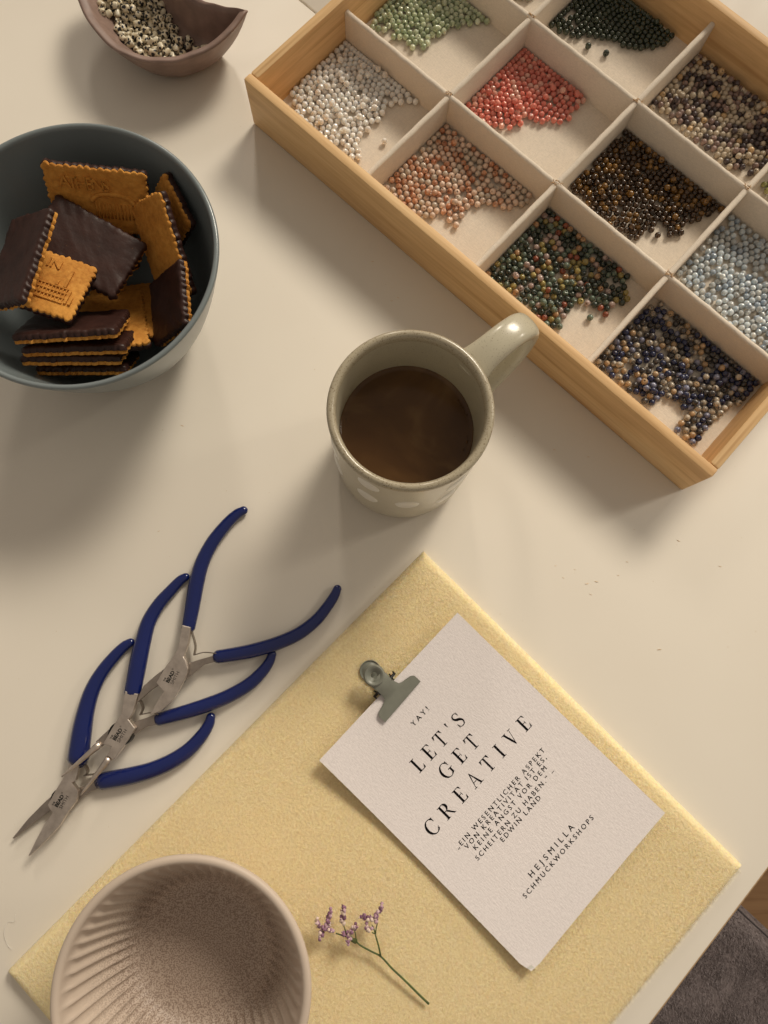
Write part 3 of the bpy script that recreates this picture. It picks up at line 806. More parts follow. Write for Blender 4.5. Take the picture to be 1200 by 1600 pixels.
SO4 = bm_('tan_stone', [(0.3, (0.35, 0.22, 0.11)), (0.7, (0.52, 0.36, 0.21))], 0.25, 0, 330)
SO5 = bm_('slate_blue_stone', [(0.3, (0.10, 0.11, 0.19)), (0.7, (0.28, 0.28, 0.36))], 0.2, 0, 330)
OL = bm_('olive_stone', [(0.3, (0.24, 0.24, 0.08)), (0.7, (0.38, 0.37, 0.16))], 0.2, 0.2, 200)
PA = bm_('grey_green_stone', [(0.3, (0.30, 0.31, 0.24)), (0.7, (0.46, 0.46, 0.38))], 0.2, 0.2, 200)

# cell: column, row, count, [(share, kind name, material, adjective, look)]
CELLS = {
 'white': (0, 0, 300, [(1, 'white_bead', WH, 'milky white')], 'in the all white compartment'),
 'peach': (1, 0, 196, [(5, 'peach_bead', PE, 'pale peach'), (4, 'rust_bead', PE2, 'rust veined orange'), (3, 'grey_peach_bead', PE3, 'greyish peach')], 'in the peach compartment'),
 'mix': (2, 0, 246, [(9, 'dark_green_bead', MX, 'glossy deep green'), (5, 'teal_bead', MX2, 'translucent teal green'), (2, 'mustard_bead', MX3, 'mustard yellow'), (2, 'orange_bead', MX4, 'amber orange'), (2, 'pink_bead', MX5, 'smoky pink'), (1, 'brick_bead', MX6, 'brick red')], 'in the mixed green compartment'),
 'sodalite': (3, 0, 262, [(6, 'navy_bead', SO, 'dark navy blue'), (5, 'flecked_bead', SO2, 'dark flecked cream'), (5, 'charcoal_bead', SO3, 'charcoal black'), (2, 'tan_bead', SO4, 'matt tan'), (2, 'slate_bead', SO5, 'slate blue')], 'in the navy compartment'),
 'green': (0, 1, 170, [(3, 'pale_green_bead', GR, 'pale green'), (2, 'green_bead', GR2, 'mid green')], 'in the all green compartment'),
 'red': (1, 1, 176, [(4, 'coral_bead', RD, 'coral red'), (1, 'salmon_bead', RD2, 'lighter salmon pink')], 'in the red compartment'),
 'tiger': (2, 1, 250, [(7, 'brown_bead', TI, 'dark brown banded'), (2, 'golden_bead', TI2, 'golden brown banded')], 'in the brown compartment'),
 'blue': (3, 1, 250, [(5, 'ice_blue_bead', LB, 'ice blue'), (4, 'clear_grey_bead', LB2, 'cloudy clear grey'), (1, 'denim_bead', LB3, 'denim blue')], 'in the ice blue compartment'),
 'darkgreen': (1, 2, 170, [(1, 'forest_bead', DG, 'blackish green')], 'in the blackish green compartment'),
 'cream': (2, 2, 268, [(6, 'sand_bead', CR, 'matt sand coloured'), (4, 'aubergine_bead', CR2, 'matt blackish purple'), (3, 'mauve_bead', CR3, 'mauve brown'), (1, 'ochre_bead', CR4, 'matt ochre')], 'in the sand and purple compartment'),
 'olive': (3, 2, 46, [(1, 'olive_bead', OL, 'olive green')], 'in the olive compartment'),
 'pale': (0, 2, 30, [(1, 'grey_green_bead', PA, 'grey green')], 'in the far corner compartment'),
}
UPPER = {'white': 0.14, 'mix': 0.10, 'sodalite': 0.14, 'tiger': 0.12, 'blue': 0.05, 'cream': 0.12, 'red': 0.08, 'green': 0.06, 'darkgreen': 0.05}
ct, st = math.cos(TROT), math.sin(TROT)
def tray_world(x, y): return TX0 + x * ct - y * st, TY0 + x * st + y * ct
for key, (ci, cj, n, variants, where) in CELLS.items():
    R = 1.97
    x0, y0 = TW + ci * PX, TW + cj * PY
    b = (x0 + 1.8 + R, y0 + 1.8 + R, x0 + PX - 1.8 - R, y0 + PY - 1.8 - R)
    if ci == 0: b = (x0 + R, *b[1:])
    if cj == 0: b = (b[0], y0 + R, *b[2:])
    poly = CELL[key]
    cx = sum(p[0] for p in poly) / len(poly); cy = sum(p[1] for p in poly) / len(poly)
    # loosen the outline a little so the edge of the pile is ragged
    wob = [(x + random.uniform(-1.2, 1.2), y + random.uniform(-1.2, 1.2)) for x, y in poly]
    fx = [(min(max(x, b[0]), b[2]), min(max(y, b[1]), b[3])) for x, y in STRAY.get(key, [])]
    flr = lambda x, y: FLOOR_Z + 0.05
    P = packed(wob, R, flr, b, fx, {'blue': 0.86, 'white': 0.92, 'mix': 0.90, 'cream': 0.92, 'peach': 0.93, 'sodalite': 0.93}.get(key, 0.95))
    extra = int(len(P) * UPPER.get(key, 0.03))
    if extra:
        core = [(cx + (x - cx) * 0.8, cy + (y - cy) * 0.8) for x, y in poly]
        low = [tuple(p) for p in P]
        P = np.vstack([P, on_top(core, extra, R, P, b)])
    meshes = {}
    tot = sum(v[0] for v in variants)
    for i, (x, y, z) in enumerate(P):
        r = random.uniform(0, tot)
        for v in variants:
            r -= v[0]
            if r <= 0: break
        share, kind, mat_, adj = v
        if kind not in meshes: meshes[kind] = mesh(kind, *((SV, SF) if key in ('white', 'blue', 'red') else (BV, BF)), mat_)
        o = bpy.data.objects.new(kind, meshes[kind])
        COL.objects.link(o)
        wx, wy = tray_world(x, y)
        o.location = (wx * MM, wy * MM, z * MM)
        o.rotation_euler = rand_rot()
        s = random.uniform(0.93, 1.04)
        o.scale = (s, s, s * random.uniform(0.92, 1.0))
        lone = i < len(fx)
        dn = np.hypot(P[:, 0] - x, P[:, 1] - y)
        if lone: zone = 'lying apart '
        elif z > FLOOR_Z + R + 1.0: zone = 'on top of the heap '
        elif ((dn < 2 * R * 1.3) & (dn > 0.01)).sum() < 5: zone = 'at the edge of the heap '
        else: zone = 'inside the heap '
        noun = adj + ' bead'
        o['label'] = noun + ' ' + zone + where
        o['category'] = 'bead'
        o['group'] = noun + 's ' + zone + where

# ------------------------------------------------------------------ yellow mat
MAT_A = (31.1, 40.8); MAT_ROT = math.atan2(-163.1, 163.9)
def mat():
    t = thing('fleece_mat', 'yellow fleece mat lying on the table under the card, the sprig and the fluted bowl', 'mat', (*MAT_A, 0), MAT_ROT)
    # local: x along the upper right edge (231 mm), y = toward the lower left is negative
    o, h = slab(235, 300, 7.0, 5.0, M['fleece'], 'cushion', t, 40, 50, 0.25)
    o.location = (-0.0014, -0.2984, 0)
    r = np.random.default_rng(9)
    n = 480000
    XY = np.c_[r.uniform(0.2, 234.8, n), r.uniform(40, 299.6, n)]
    d = np.minimum(np.minimum(XY[:, 0], 235 - XY[:, 0]), np.minimum(XY[:, 1], 300 - XY[:, 1]))
    q = np.minimum(d / 5.0, 1.0)
    Z = 7.0 * np.sqrt(np.maximum(0, 1 - (1 - q) ** 2)) + 0.25 * np.sin(XY[:, 0] * .07 + 1) * np.sin(XY[:, 1] * .05) * q
    N = np.tile([0.0, 0.0, 1.0], (n, 1))
    e = 1 - q
    N[:, 0] += np.where(235 - XY[:, 0] < 5, e * 2, 0) - np.where(XY[:, 0] < 5, e * 2, 0)
    N[:, 1] += np.where(300 - XY[:, 1] < 5, e * 2, 0)
    nap = 0.35 * np.sin(XY[:, 0] * 0.05 + 2 * np.sin(XY[:, 1] * 0.02))
    N[:, 0] += 0.25 + 0.3 * nap
    N[:, 1] -= 0.25 * np.sin(XY[:, 1] * 0.06 + XY[:, 0] * 0.03)
    k = r.uniform(0, 1, n) < np.clip((298 - XY[:, 1]) / 14, 0.12, 1)     # the far edge is rubbed smooth
    b = blades('fleece_pile', XY[k], Z[k] - 0.1, N[k], 1.0, 0.19, (0.1, -0.1), M['fleece_fibre'], t, 21)
    b.location = o.location
    m_ = 5000                                   # pale fringe along the cut edge
    FX = np.c_[r.uniform(232.5, 235, m_), r.uniform(60, 297, m_)]
    fq = np.clip((235 - FX[:, 0]) / 5, 0, 1)
    FN = np.tile([1.6, 0.0, 0.35], (m_, 1)); FN[:, 1] += 0.5 * np.sin(FX[:, 1] * 0.5)
    f2 = blades('fringe', FX, 7.0 * np.sqrt(1 - (1 - fq) ** 2), FN, 2.2, 0.22, (0, 0), M['fringe'], t, 4)
    f2.location = o.location
    return t
M['fringe'] = simple('fringe_fibre', (0.86, 0.80, 0.66), 0.9)
mat()

# ------------------------------------------------------------------ bowls and mug
def blue_bowl():
    t = thing('bowl', 'blue grey glazed bowl full of chocolate biscuits', 'bowl', (-145.2, 182.4, 0))
    H, R = 72.0, 71.0
    outer = [(0, 2.0), (30, 2.0), (31, 0), (34, 0), (35, 2.5)]
    for k in range(1, 15):
        a = k / 14
        outer.append((35 + (R - 35) * a ** 0.52, 2.5 + (H - 4.0) * a))
    outer += [(R + 0.1, H - 1.0), (R - 0.5, H), (R - 1.6, H + 0.2), (R - 2.6, H - 0.5), (R - 3.0, H - 2.0)]
    inner = []
    for k in range(13, 0, -1):
        a = k / 14
        inner.append((33 + (R - 36.2) * a ** 0.48, 6.5 + (H - 9) * a))
    inner += [(30, 6.2), (15, 6.0), (0, 6.0)]
    obj('shell', *lathe(outer + inner, 128), M['bowl_blue'], t)
blue_bowl()

def pink_bowl():
    t = thing('bowl', 'rose beige fluted bowl standing on the lower left corner of the yellow mat', 'bowl', (-80.5, -156.6, 7.6))
    H, R = 48.0, 56.3
    N = 50
    outer = [(0, 1.5), (26, 1.5), (27, 0), (31, 0), (33, 2)]
    for k in range(1, 12):
        a = k / 11
        outer.append((33 + (R - 33) * a ** 0.86, 2 + (H - 5) * a))
    outer += [(R + 0.2, H - 1.8), (R - 0.2, H - 0.7), (R - 1.2, H), (R - 2.6, H - 0.1), (R - 3.6, H - 0.9), (R - 4.0, H - 2.4)]
    inner = []
    for k in range(26, 0, -1):
        a = k / 27
        inner.append((29 + (R - 4.2 - 29) * a ** 0.72, 5.2 + (H - 8.5) * a ** 1.15))
    inner += [(26, 5.0), (20, 4.8), (10, 4.7), (0, 4.7)]
    nO = len(outer)
    prof = outer + inner
    def rf(r, z, th):
        return r
    V, F = [], []
    seg = N * 8
    npf = len(prof)
    for j in range(seg):
        th = 2 * math.pi * j / seg
        ridge = abs(math.sin((th + 0.0) * N / 2))
        for i, (r, z) in enumerate(prof):
            rr = r
            if i >= nO:
                w = max(0.0, min(1.0, (z - 5.5) / 8.0)) * max(0.0, min(1.0, (H - 3.2 - z) / 4.0))
                rr = r + 2.3 * (ridge ** 0.62 - 0.8) * w
            V.append((rr * math.cos(th), rr * math.sin(th), z))
    for j in range(seg):
        k = (j + 1) % seg
        for i in range(npf - 1):
            F.append((j * npf + i, k * npf + i, k * npf + i + 1, j * npf + i + 1))
    obj('shell', V, F, M['bowl_pink'], t)
pink_bowl()

def small_bowl():
    cx = sum(p[0] for p in SB) / len(SB) + 6; cy = sum(p[1] for p in SB) / len(SB) - 4
    t = thing('bowl', 'small brown boat shaped dish with a pointed end holding spotted tube beads', 'bowl', (cx, cy, 0))
    P = np.array(SB) - [cx, cy]
    # densify, keeping the pointed end sharp
    Q = smooth_path(np.vstack([P, P[:1]]), 6)[:-1]
    n = len(Q)
    tipd = np.linalg.norm(Q - P[0], axis=1)
    rimz = 28 + 3.0 * np.exp(-(tipd / 22) ** 2) + 0.3 * np.sin(np.arange(n) * 0.7)
    rings = []
    def ring(s, z, inset=0.0):
        L = np.linalg.norm(Q, axis=1)[:, None]
        q = Q * s - Q / L * inset
        rings.append(np.c_[q, np.full(n, z) if np.isscalar(z) else z])
    ring(0.001, 0.6); ring(0.42, 0.6); ring(0.46, 0.0); ring(0.52, 1.0)
    for a in (0.2, 0.4, 0.6, 0.8, 0.92):
        ring(0.52 + 0.48 * a ** 0.62, rimz * a * 0.98 + 0.5)
    ring(1.0, rimz - 0.7); ring(1.0, rimz, 0.7); ring(1.0, rimz + 0.15, 1.6); ring(1.0, rimz - 0.4, 2.6)
    for a in (0.92, 0.8, 0.6, 0.4, 0.2):
        ring(0.50 + 0.48 * a ** 0.62, rimz * a * 0.95 + 3.0, 2.6)
    ring(0.45, 4.6); ring(0.25, 4.2); ring(0.001, 4.1)
    V = np.vstack(rings); F = []
    for i in range(len(rings) - 1):
        for j in range(n):
            k = (j + 1) % n
            F.append((i * n + j, i * n + k, (i + 1) * n + k, (i + 1) * n + j))
    o = obj('shell', V, F, M['bowl_brown'], t)
    return (cx, cy), Q
SBC, SBQ = small_bowl()
def sb_floor(x, y):
    dx, dy = x - SBC[0], y - SBC[1]
    d = math.hypot(dx, dy)
    if d < 1e-6: return 4.2
    u = (SBQ @ np.array([dx, dy])) / d
    k = int(np.argmax(u / (np.linalg.norm(SBQ, axis=1) + 1e-9)))
    s = d / (np.linalg.norm(SBQ[k]) - 2.8)
    if s < 0.5: return 4.3
    a = ((min(s, 1.0) - 0.48) / 0.5)
    return 4.2 + 24.0 * max(0, a) ** 1.6
def spotted():
    m = NT('spotted_stone')
    v = m.coord(jitter=True)
    vo = m.n('ShaderNodeTexVoronoi'); vo.inputs['Scale'].default_value = 420
    m.l(v, vo.inputs['Vector'])
    f = m.noise(v, 420, 2)
    ad = m.n('ShaderNodeMath', operation='ADD'); m.l(vo.outputs['Distance'], ad.inputs[0]); m.l(f, ad.inputs[1])
    c = m.ramp(ad.outputs[0], [(0.70, (0.016, 0.014, 0.016)), (0.76, (0.60, 0.51, 0.34))])
    cream = m.ramp(f, [(0.3, (0.62, 0.50, 0.30)), (0.7, (0.72, 0.66, 0.52))])
    k = m.ramp(ad.outputs[0], [(0.90, (0, 0, 0)), (0.94, (1, 1, 1))])
    m.base(m.mix(k, (0.016, 0.014, 0.016), cream))
    m.set(Roughness=0.3)
    return m.m
M['spotted'] = spotted()
def tube_beads():
    prof = [(0.55, 1.0), (0.6, 1.95), (1.35, 2.0), (1.75, 1.75), (1.85, 1.0), (1.85, -1.0), (1.75, -1.75), (1.35, -2.0), (0.6, -1.95), (0.55, -1.0), (0.55, 1.0)]
    prof = [(r_ * 1.14, z_ * 1.16) for r_, z_ in prof]
    V, F = lathe(prof, 10)
    me = mesh('tube_bead', V, F, M['spotted'])
    xs = [p[0] for p in SBP]; ys = [p[1] for p in SBP]
    P = pile(SBP, 150, 2.2, sb_floor, (-1e3, -1e3, 1e3, 1e3), SBS)
    for i, (x, y, z) in enumerate(P):
        o = bpy.data.objects.new('tube_bead', me)
        COL.objects.link(o)
        o.location = (x * MM, y * MM, z * MM)
        if random.random() < 0.75:
            o.rotation_euler = (math.pi / 2 + random.uniform(-.3, .3), random.uniform(-.2, .2), random.uniform(0, 6.28))
        else:
            o.rotation_euler = rand_rot()
        if i < 4:
            tag(o, 'black and cream spotted tube bead lying apart toward the pointed end of the brown dish', 'bead', 'spotted tube beads lying apart in the brown dish')
        else:
            tag(o, 'black and cream spotted tube bead heaped in the small brown dish', 'bead', 'spotted tube beads heaped in the brown dish')
tube_beads()

def mug():
    mx, my = MUG
    t = thing('mug', 'speckled sage green mug with white dots and a broad handle over the tray edge', 'mug', (mx, my, 0))
    R, H = 38.2, 88.0
    body = [(0, 2.5), (30, 2.5), (31, 0.3), (33, 0.0), (35.2, 1.2), (36.6, 4), (37.2, 10), (37.6, 30), (37.8, 60), (37.9, 80), (38.1, 84.2)]
    obj('body', *lathe(body, 96), M['mug'], t)
    rim = [(38.1, 84.2), (38.35, 86), (38.1, 87.4), (37.3, 88.2), (36.0, 88.4), (34.9, 87.8), (34.2, 86.4), (33.9, 84.0)]
    obj('rim', *lathe(rim, 96), M['mug_rim'], t)
    inner = [(33.9, 84.0), (33.6, 70), (33.5, 50), (33.2, 30), (31, 12), (27, 7.5), (15, 6.5), (0, 6.5)]
    obj('inside', *lathe(inner, 96), M['mug'], t)
    # handle
    a = math.radians(39.5)
    pr = [(35.5, 76), (42, 79.0), (52, 81.0), (62, 80.5), (70, 77), (75.5, 70), (77, 60), (75.5, 48), (70, 36), (60, 26), (48, 20), (35.5, 17)]
    P2 = smooth_path(np.array(pr), 6)
    n = len(P2)
    T = np.gradient(P2, axis=0); T /= np.linalg.norm(T, axis=1)[:, None]
    V, F = [], []
    seg = 20
    for i, ((r, z), (tr, tz)) in enumerate(zip(P2, T)):
        u = i / (n - 1)
        wid = 7.6 + 2.6 * (math.exp(-(u / 0.10) ** 2) + math.exp(-((1 - u) / 0.10) ** 2))
        th = 4.2 + 0.6 * (math.exp(-(u / 0.08) ** 2) + math.exp(-((1 - u) / 0.08) ** 2))
        nr, nz = -tz, tr          # normal in the plane
        for k in range(seg):
            b = 2 * math.pi * k / seg
            c_, s_ = math.cos(b), math.sin(b)
            w = wid * math.copysign(abs(c_) ** 0.75, c_)
            h = th * math.copysign(abs(s_) ** 0.85, s_)
            rr, zz = r + nr * h, z + nz * h
            V.append((rr * math.cos(a) - w * math.sin(a), rr * math.sin(a) + w * math.cos(a), zz))
    for i in range(n - 1):
        for k in range(seg):
            l = (k + 1) % seg
            F.append((i * seg + k, (i + 1) * seg + k, (i + 1) * seg + l, i * seg + l))
    obj('handle', V, F, M['mug'], t)
    # raised white dots round the body
    dots = [(d[0], d[1]) for d in DOT] + [(-15, 70), (-18, 44), (-160, 66), (-158, 38), (160, 60), (120, 48), (90, 66), (0, 30)]
    for ang, z in dots:
        V, F = [], []
        for q in range(4):
            rr = [0.0, 0.6, 0.9, 1.0][q]
            for k in range(16):
                b = 2 * math.pi * k / 16
                th = math.radians(ang) + rr * 6.2 / 37.8 * math.cos(b)
                zz = z + rr * 7.5 * math.sin(b)
                rad = 37.4 + 0.45 * min(1, max(0, zz / 30)) + [0.42, 0.42, 0.3, -0.15][q]
                V.append((rad * math.cos(th), rad * math.sin(th), zz))
        for q in range(3):
            for k in range(16):
                l = (k + 1) % 16
                F.append((q * 16 + k, q * 16 + l, (q + 1) * 16 + l, (q + 1) * 16 + k))
        obj('dot', V, F, M['white_glaze'], t)
    zc = 54.0
    prof = [(0, zc), (12, zc), (24, zc), (31, zc + 0.02), (32.6, zc + 0.2), (33.45, zc + 0.9)]
    c = obj('coffee', *lathe(prof, 96), M['coffee'])
    c.location = (mx * MM, my * MM, 0)
    tag(c, 'dark milky coffee filling the sage mug halfway', 'coffee')
    bub = []
    for i in range(16):
        ang = math.radians(random.choice([18, 25, -12, 30]) + random.gauss(0, 6))
        r = 31.5 - random.random() * 1.5
        bub.append(sphere((r * math.cos(ang), r * math.sin(ang), zc + 0.25), random.uniform(0.25, 0.6), 8, 5, (1, 1, 0.6)))
    obj('bubble_cluster', *merge(*bub), M['coffee'], c)
mug()

# ------------------------------------------------------------------ biscuits
def outline(w, h, nx, ny, amp, inset=0.0, seed=0.0):
    """Scalloped rectangle, counter clockwise."""
    W, H = w / 2 - inset, h / 2 - inset
    pts = []
    def side(p, q, n):
        p, q = np.array(p), np.array(q)
        d = q - p; nrm = np.array([d[1], -d[0]]) / np.linalg.norm(d)
        for i in range(n * 4):
            u = i / (n * 4)
            k = i // 4
            pts.append(p + d * u + nrm * amp * (0.75 + 0.35 * math.sin(k * 2.4 + n + seed) + 0.15 * math.sin(k * 5.1 + seed * 3)) * abs(math.sin(math.pi * u * n)))
    side((-W, -H), (W, -H), nx); side((W, -H), (W, H), ny); side((W, H), (-W, H), nx); side((-W, H), (-W, -H), ny)
    return np.array(pts)

def text_mesh(body, size, extrude=0.0, spacing=1.0, bold=0.0):
    """Text as vertices and faces in mm, origin at the left of the baseline."""
    cu = bpy.data.curves.new('lettering', 'FONT')
    cu.body = body; cu.size = size; cu.space_character = spacing
    cu.extrude = extrude; cu.offset = bold; cu.resolution_u = 3
    o = bpy.data.objects.new('lettering', cu)
    COL.objects.link(o)
    dg = bpy.context.evaluated_depsgraph_get()
    me = bpy.data.meshes.new_from_object(o.evaluated_get(dg))
    V = np.array([v.co[:] for v in me.vertices])
    F = [tuple(p.vertices) for p in me.polygons]
    bpy.data.objects.remove(o)
    bpy.data.curves.remove(cu)
    bpy.data.meshes.remove(me)
    return V, F
def fit_text(body, cap, width, bold=0.0, extrude=0.0):
    """Lettering of that cap height whose letter spacing makes it that wide."""
    V, F = text_mesh('H', 10)
    size = 10 * cap / (V[:, 1].max() - V[:, 1].min())
    def wd(s):
        v, _ = text_mesh(body, size, 0, s, bold)
        return v[:, 0].max() - v[:, 0].min()
    w1, w2 = wd(1.0), wd(1.6)
    s = 1.0 + 0.6 * (width - w1) / (w2 - w1)
    V, F = text_mesh(body, size, extrude, max(0.6, s), bold)
    V[:, 0] -= V[:, 0].min()
    V[:, 0] *= width / V[:, 0].max()
    return V, F

def biscuit_thing(key, side, label, emboss=None):
    C, u, n, (w, h) = BIS[key]
    u, n = np.array(u), np.array(n); n /= np.linalg.norm(n)
    u -= n * (u @ n); u /= np.linalg.norm(u); v = np.cross(n, u)
    t = thing('biscuit', label, 'biscuit', C, 0, 'chocolate backed biscuits in the blue grey bowl')
    Mx = Matrix(((u[0], v[0], n[0], 0), (u[1], v[1], n[1], 0), (u[2], v[2], n[2], 0), (0, 0, 0, 1)))
    t.rotation_euler = Mx.to_euler()
    nx, ny = max(4, round(w / 3.4)), max(4, round(h / 3.4))
    ph = random.uniform(0, 6)
    def stack(levels, amp, wob, name, mat_):
        V, F = [], []
        for inset, z, a in levels:
            o_ = outline(w - 2, h - 2, nx, ny, a, inset, ph)
            m_ = len(o_)
            for i, (x, y) in enumerate(o_):
                g = wob * (math.sin(x * 0.35 + ph) * math.sin(y * 0.4 + ph) + 0.5 * math.sin(x * 0.9 + y * 0.7))
                V.append((x + wob * 0.5 * math.sin(i * 1.3 + ph), y + wob * 0.5 * math.cos(i * 1.1 + ph), z * 0.78 + g))
        L = len(levels)
        for k in range(L - 1):
            for i in range(m_):
                j = (i + 1) % m_
                F.append((k * m_ + i, k * m_ + j, (k + 1) * m_ + j, (k + 1) * m_ + i))
        F.append(tuple(range(m_))[::-1]); F.append(tuple(range((L - 1) * m_, L * m_)))
        return auto_smooth(obj(name, V, F, mat_, t), 50)
    if side == 'gold':
        base = stack([(0.6, -2.6, 1.0), (0, -2.4, 1.3), (0, -0.7, 1.3), (0.35, -0.2, 1.1), (1.2, 0, 0.7), (3.2, 0.02, 0.2)], 1, 0.10, 'biscuit_base', M['biscuit'])
        stack([(1.2, -6.6, 0.4), (0.2, -6.2, 0.6), (-0.4, -5.2, 0.7), (-0.4, -2.6, 1.0), (-0.1, -1.9, 1.25), (0.4, -1.6, 1.2)], 1, 0.22, 'chocolate_coating', M['choc'])
    else:
        stack([(0.4, -4.4, 1.2), (-0.2, -4.0, 1.35), (-0.3, -1.4, 0.7), (0.1, -0.45, 0.35), (0.8, -0.03, 0.15), (2.6, 0.05, 0.05), (7, 0.1, 0)], 1, 0.20, 'chocolate_coating', M['choc'])
        stack([(1.0, -6.8, 0.7), (0.1, -6.4, 1.2), (0.1, -4.3, 1.3), (0.6, -3.9, 1.2)], 1, 0.08, 'biscuit_base', M['biscuit'])
    if emboss == 'temple':
        V, F = fit_text('ATHENS', 6.4, 25, 0.05, 0.9)
        V[:, 0] += -w / 2 + 7; V[:, 1] += 6.5
        obj('lettering', V, F, M['biscuit'], base, False)
        parts = [tube([(7 + 11 * math.cos(a), -1 + 6.0 * math.sin(a), 0.1) for a in np.linspace(0.15, math.pi - .15, 14)], 1.3, 6)]
        for k in range(11):
            x = -2 + k * 1.8
            parts.append(tube([(x, -9, 0.1), (x, -0.5, 0.1)], 0.45, 5))
        obj('embossed_temple', *merge(*parts), M['biscuit'], base)
    if emboss == 'palace':
        V, F = fit_text('IN', 5.0, 6.5, 0.10, 0.8)
        V[:, 0] += -6.0; V[:, 1] += 8.5
        obj('lettering', V, F, M['biscuit'], base, False)
        bm = bmesh.new()
        def bar(x0, y0, x1, y1, z=0.85): bm_box(bm, (x0, y0, -0.4), (x1, y1, z), 0.12, 1)
        for k, y in enumerate((-10.5, -7.6, -4.7, -1.8)):
            bar(-13, y, 9, y + 0.9)
        for k in range(13):
            x = -13 + k * 1.75
            bar(x, -10.2, x + 0.65, -1.0, 0.7)
        for x, y0, y1 in ((-12, -1, 3), (-8, -1, 1.5), (9.5, -10, -2), (6.2, -1, 10), (2.0, -1, 2.0), (11.5, -10, -5)):
            bar(x, y0, x + 1.3, y1, 1.1)
        auto_smooth(from_bm('embossed_palace', bm, M['biscuit'], base))
    return t
biscuit_thing('b9', 'choc', 'biscuit lying chocolate side up lowest at the back, under the golden one with lettering')
biscuit_thing('b1', 'gold', 'golden biscuit side with embossed lettering leaning against the back of the bowl', 'temple')
biscuit_thing('b2', 'gold', 'short golden biscuit piece standing against the right wall of the bowl')
biscuit_thing('b3', 'gold', 'plain golden biscuit standing between the big chocolate one and the short piece')
biscuit_thing('b10', 'gold', 'golden biscuit low in the middle behind the stacked chocolate biscuits')
bb = BIS['b10']; BIS['b11'] = ([bb[0][0] + 4, bb[0][1] + 7.5, bb[0][2] - 6.0], bb[1], bb[2], bb[3])
biscuit_thing('b11', 'gold', 'golden biscuit half hidden deepest in the middle under the big chocolate one')
biscuit_thing('b8', 'choc', 'chocolate side biscuit standing on edge at the right with its golden edge outward')
biscuit_thing('s4', 'choc', 'lowest chocolate biscuit of the leaning stack nearest the front rim')
biscuit_thing('s3', 'choc', 'third chocolate biscuit from the top of the leaning stack at the front')
biscuit_thing('s2', 'choc', 'second chocolate biscuit from the top of the leaning stack at the front')
biscuit_thing('s1', 'choc', 'topmost chocolate biscuit of the leaning stack at the front')
biscuit_thing('b4', 'choc', 'large flat biscuit lying chocolate side up in the centre of the bowl')
biscuit_thing('b6', 'gold', 'golden biscuit with an embossed palace tilted on top, partly under a chocolate one', 'palace')
biscuit_thing('b5', 'choc', 'chocolate side biscuit tilted on top at the left, over the embossed palace')

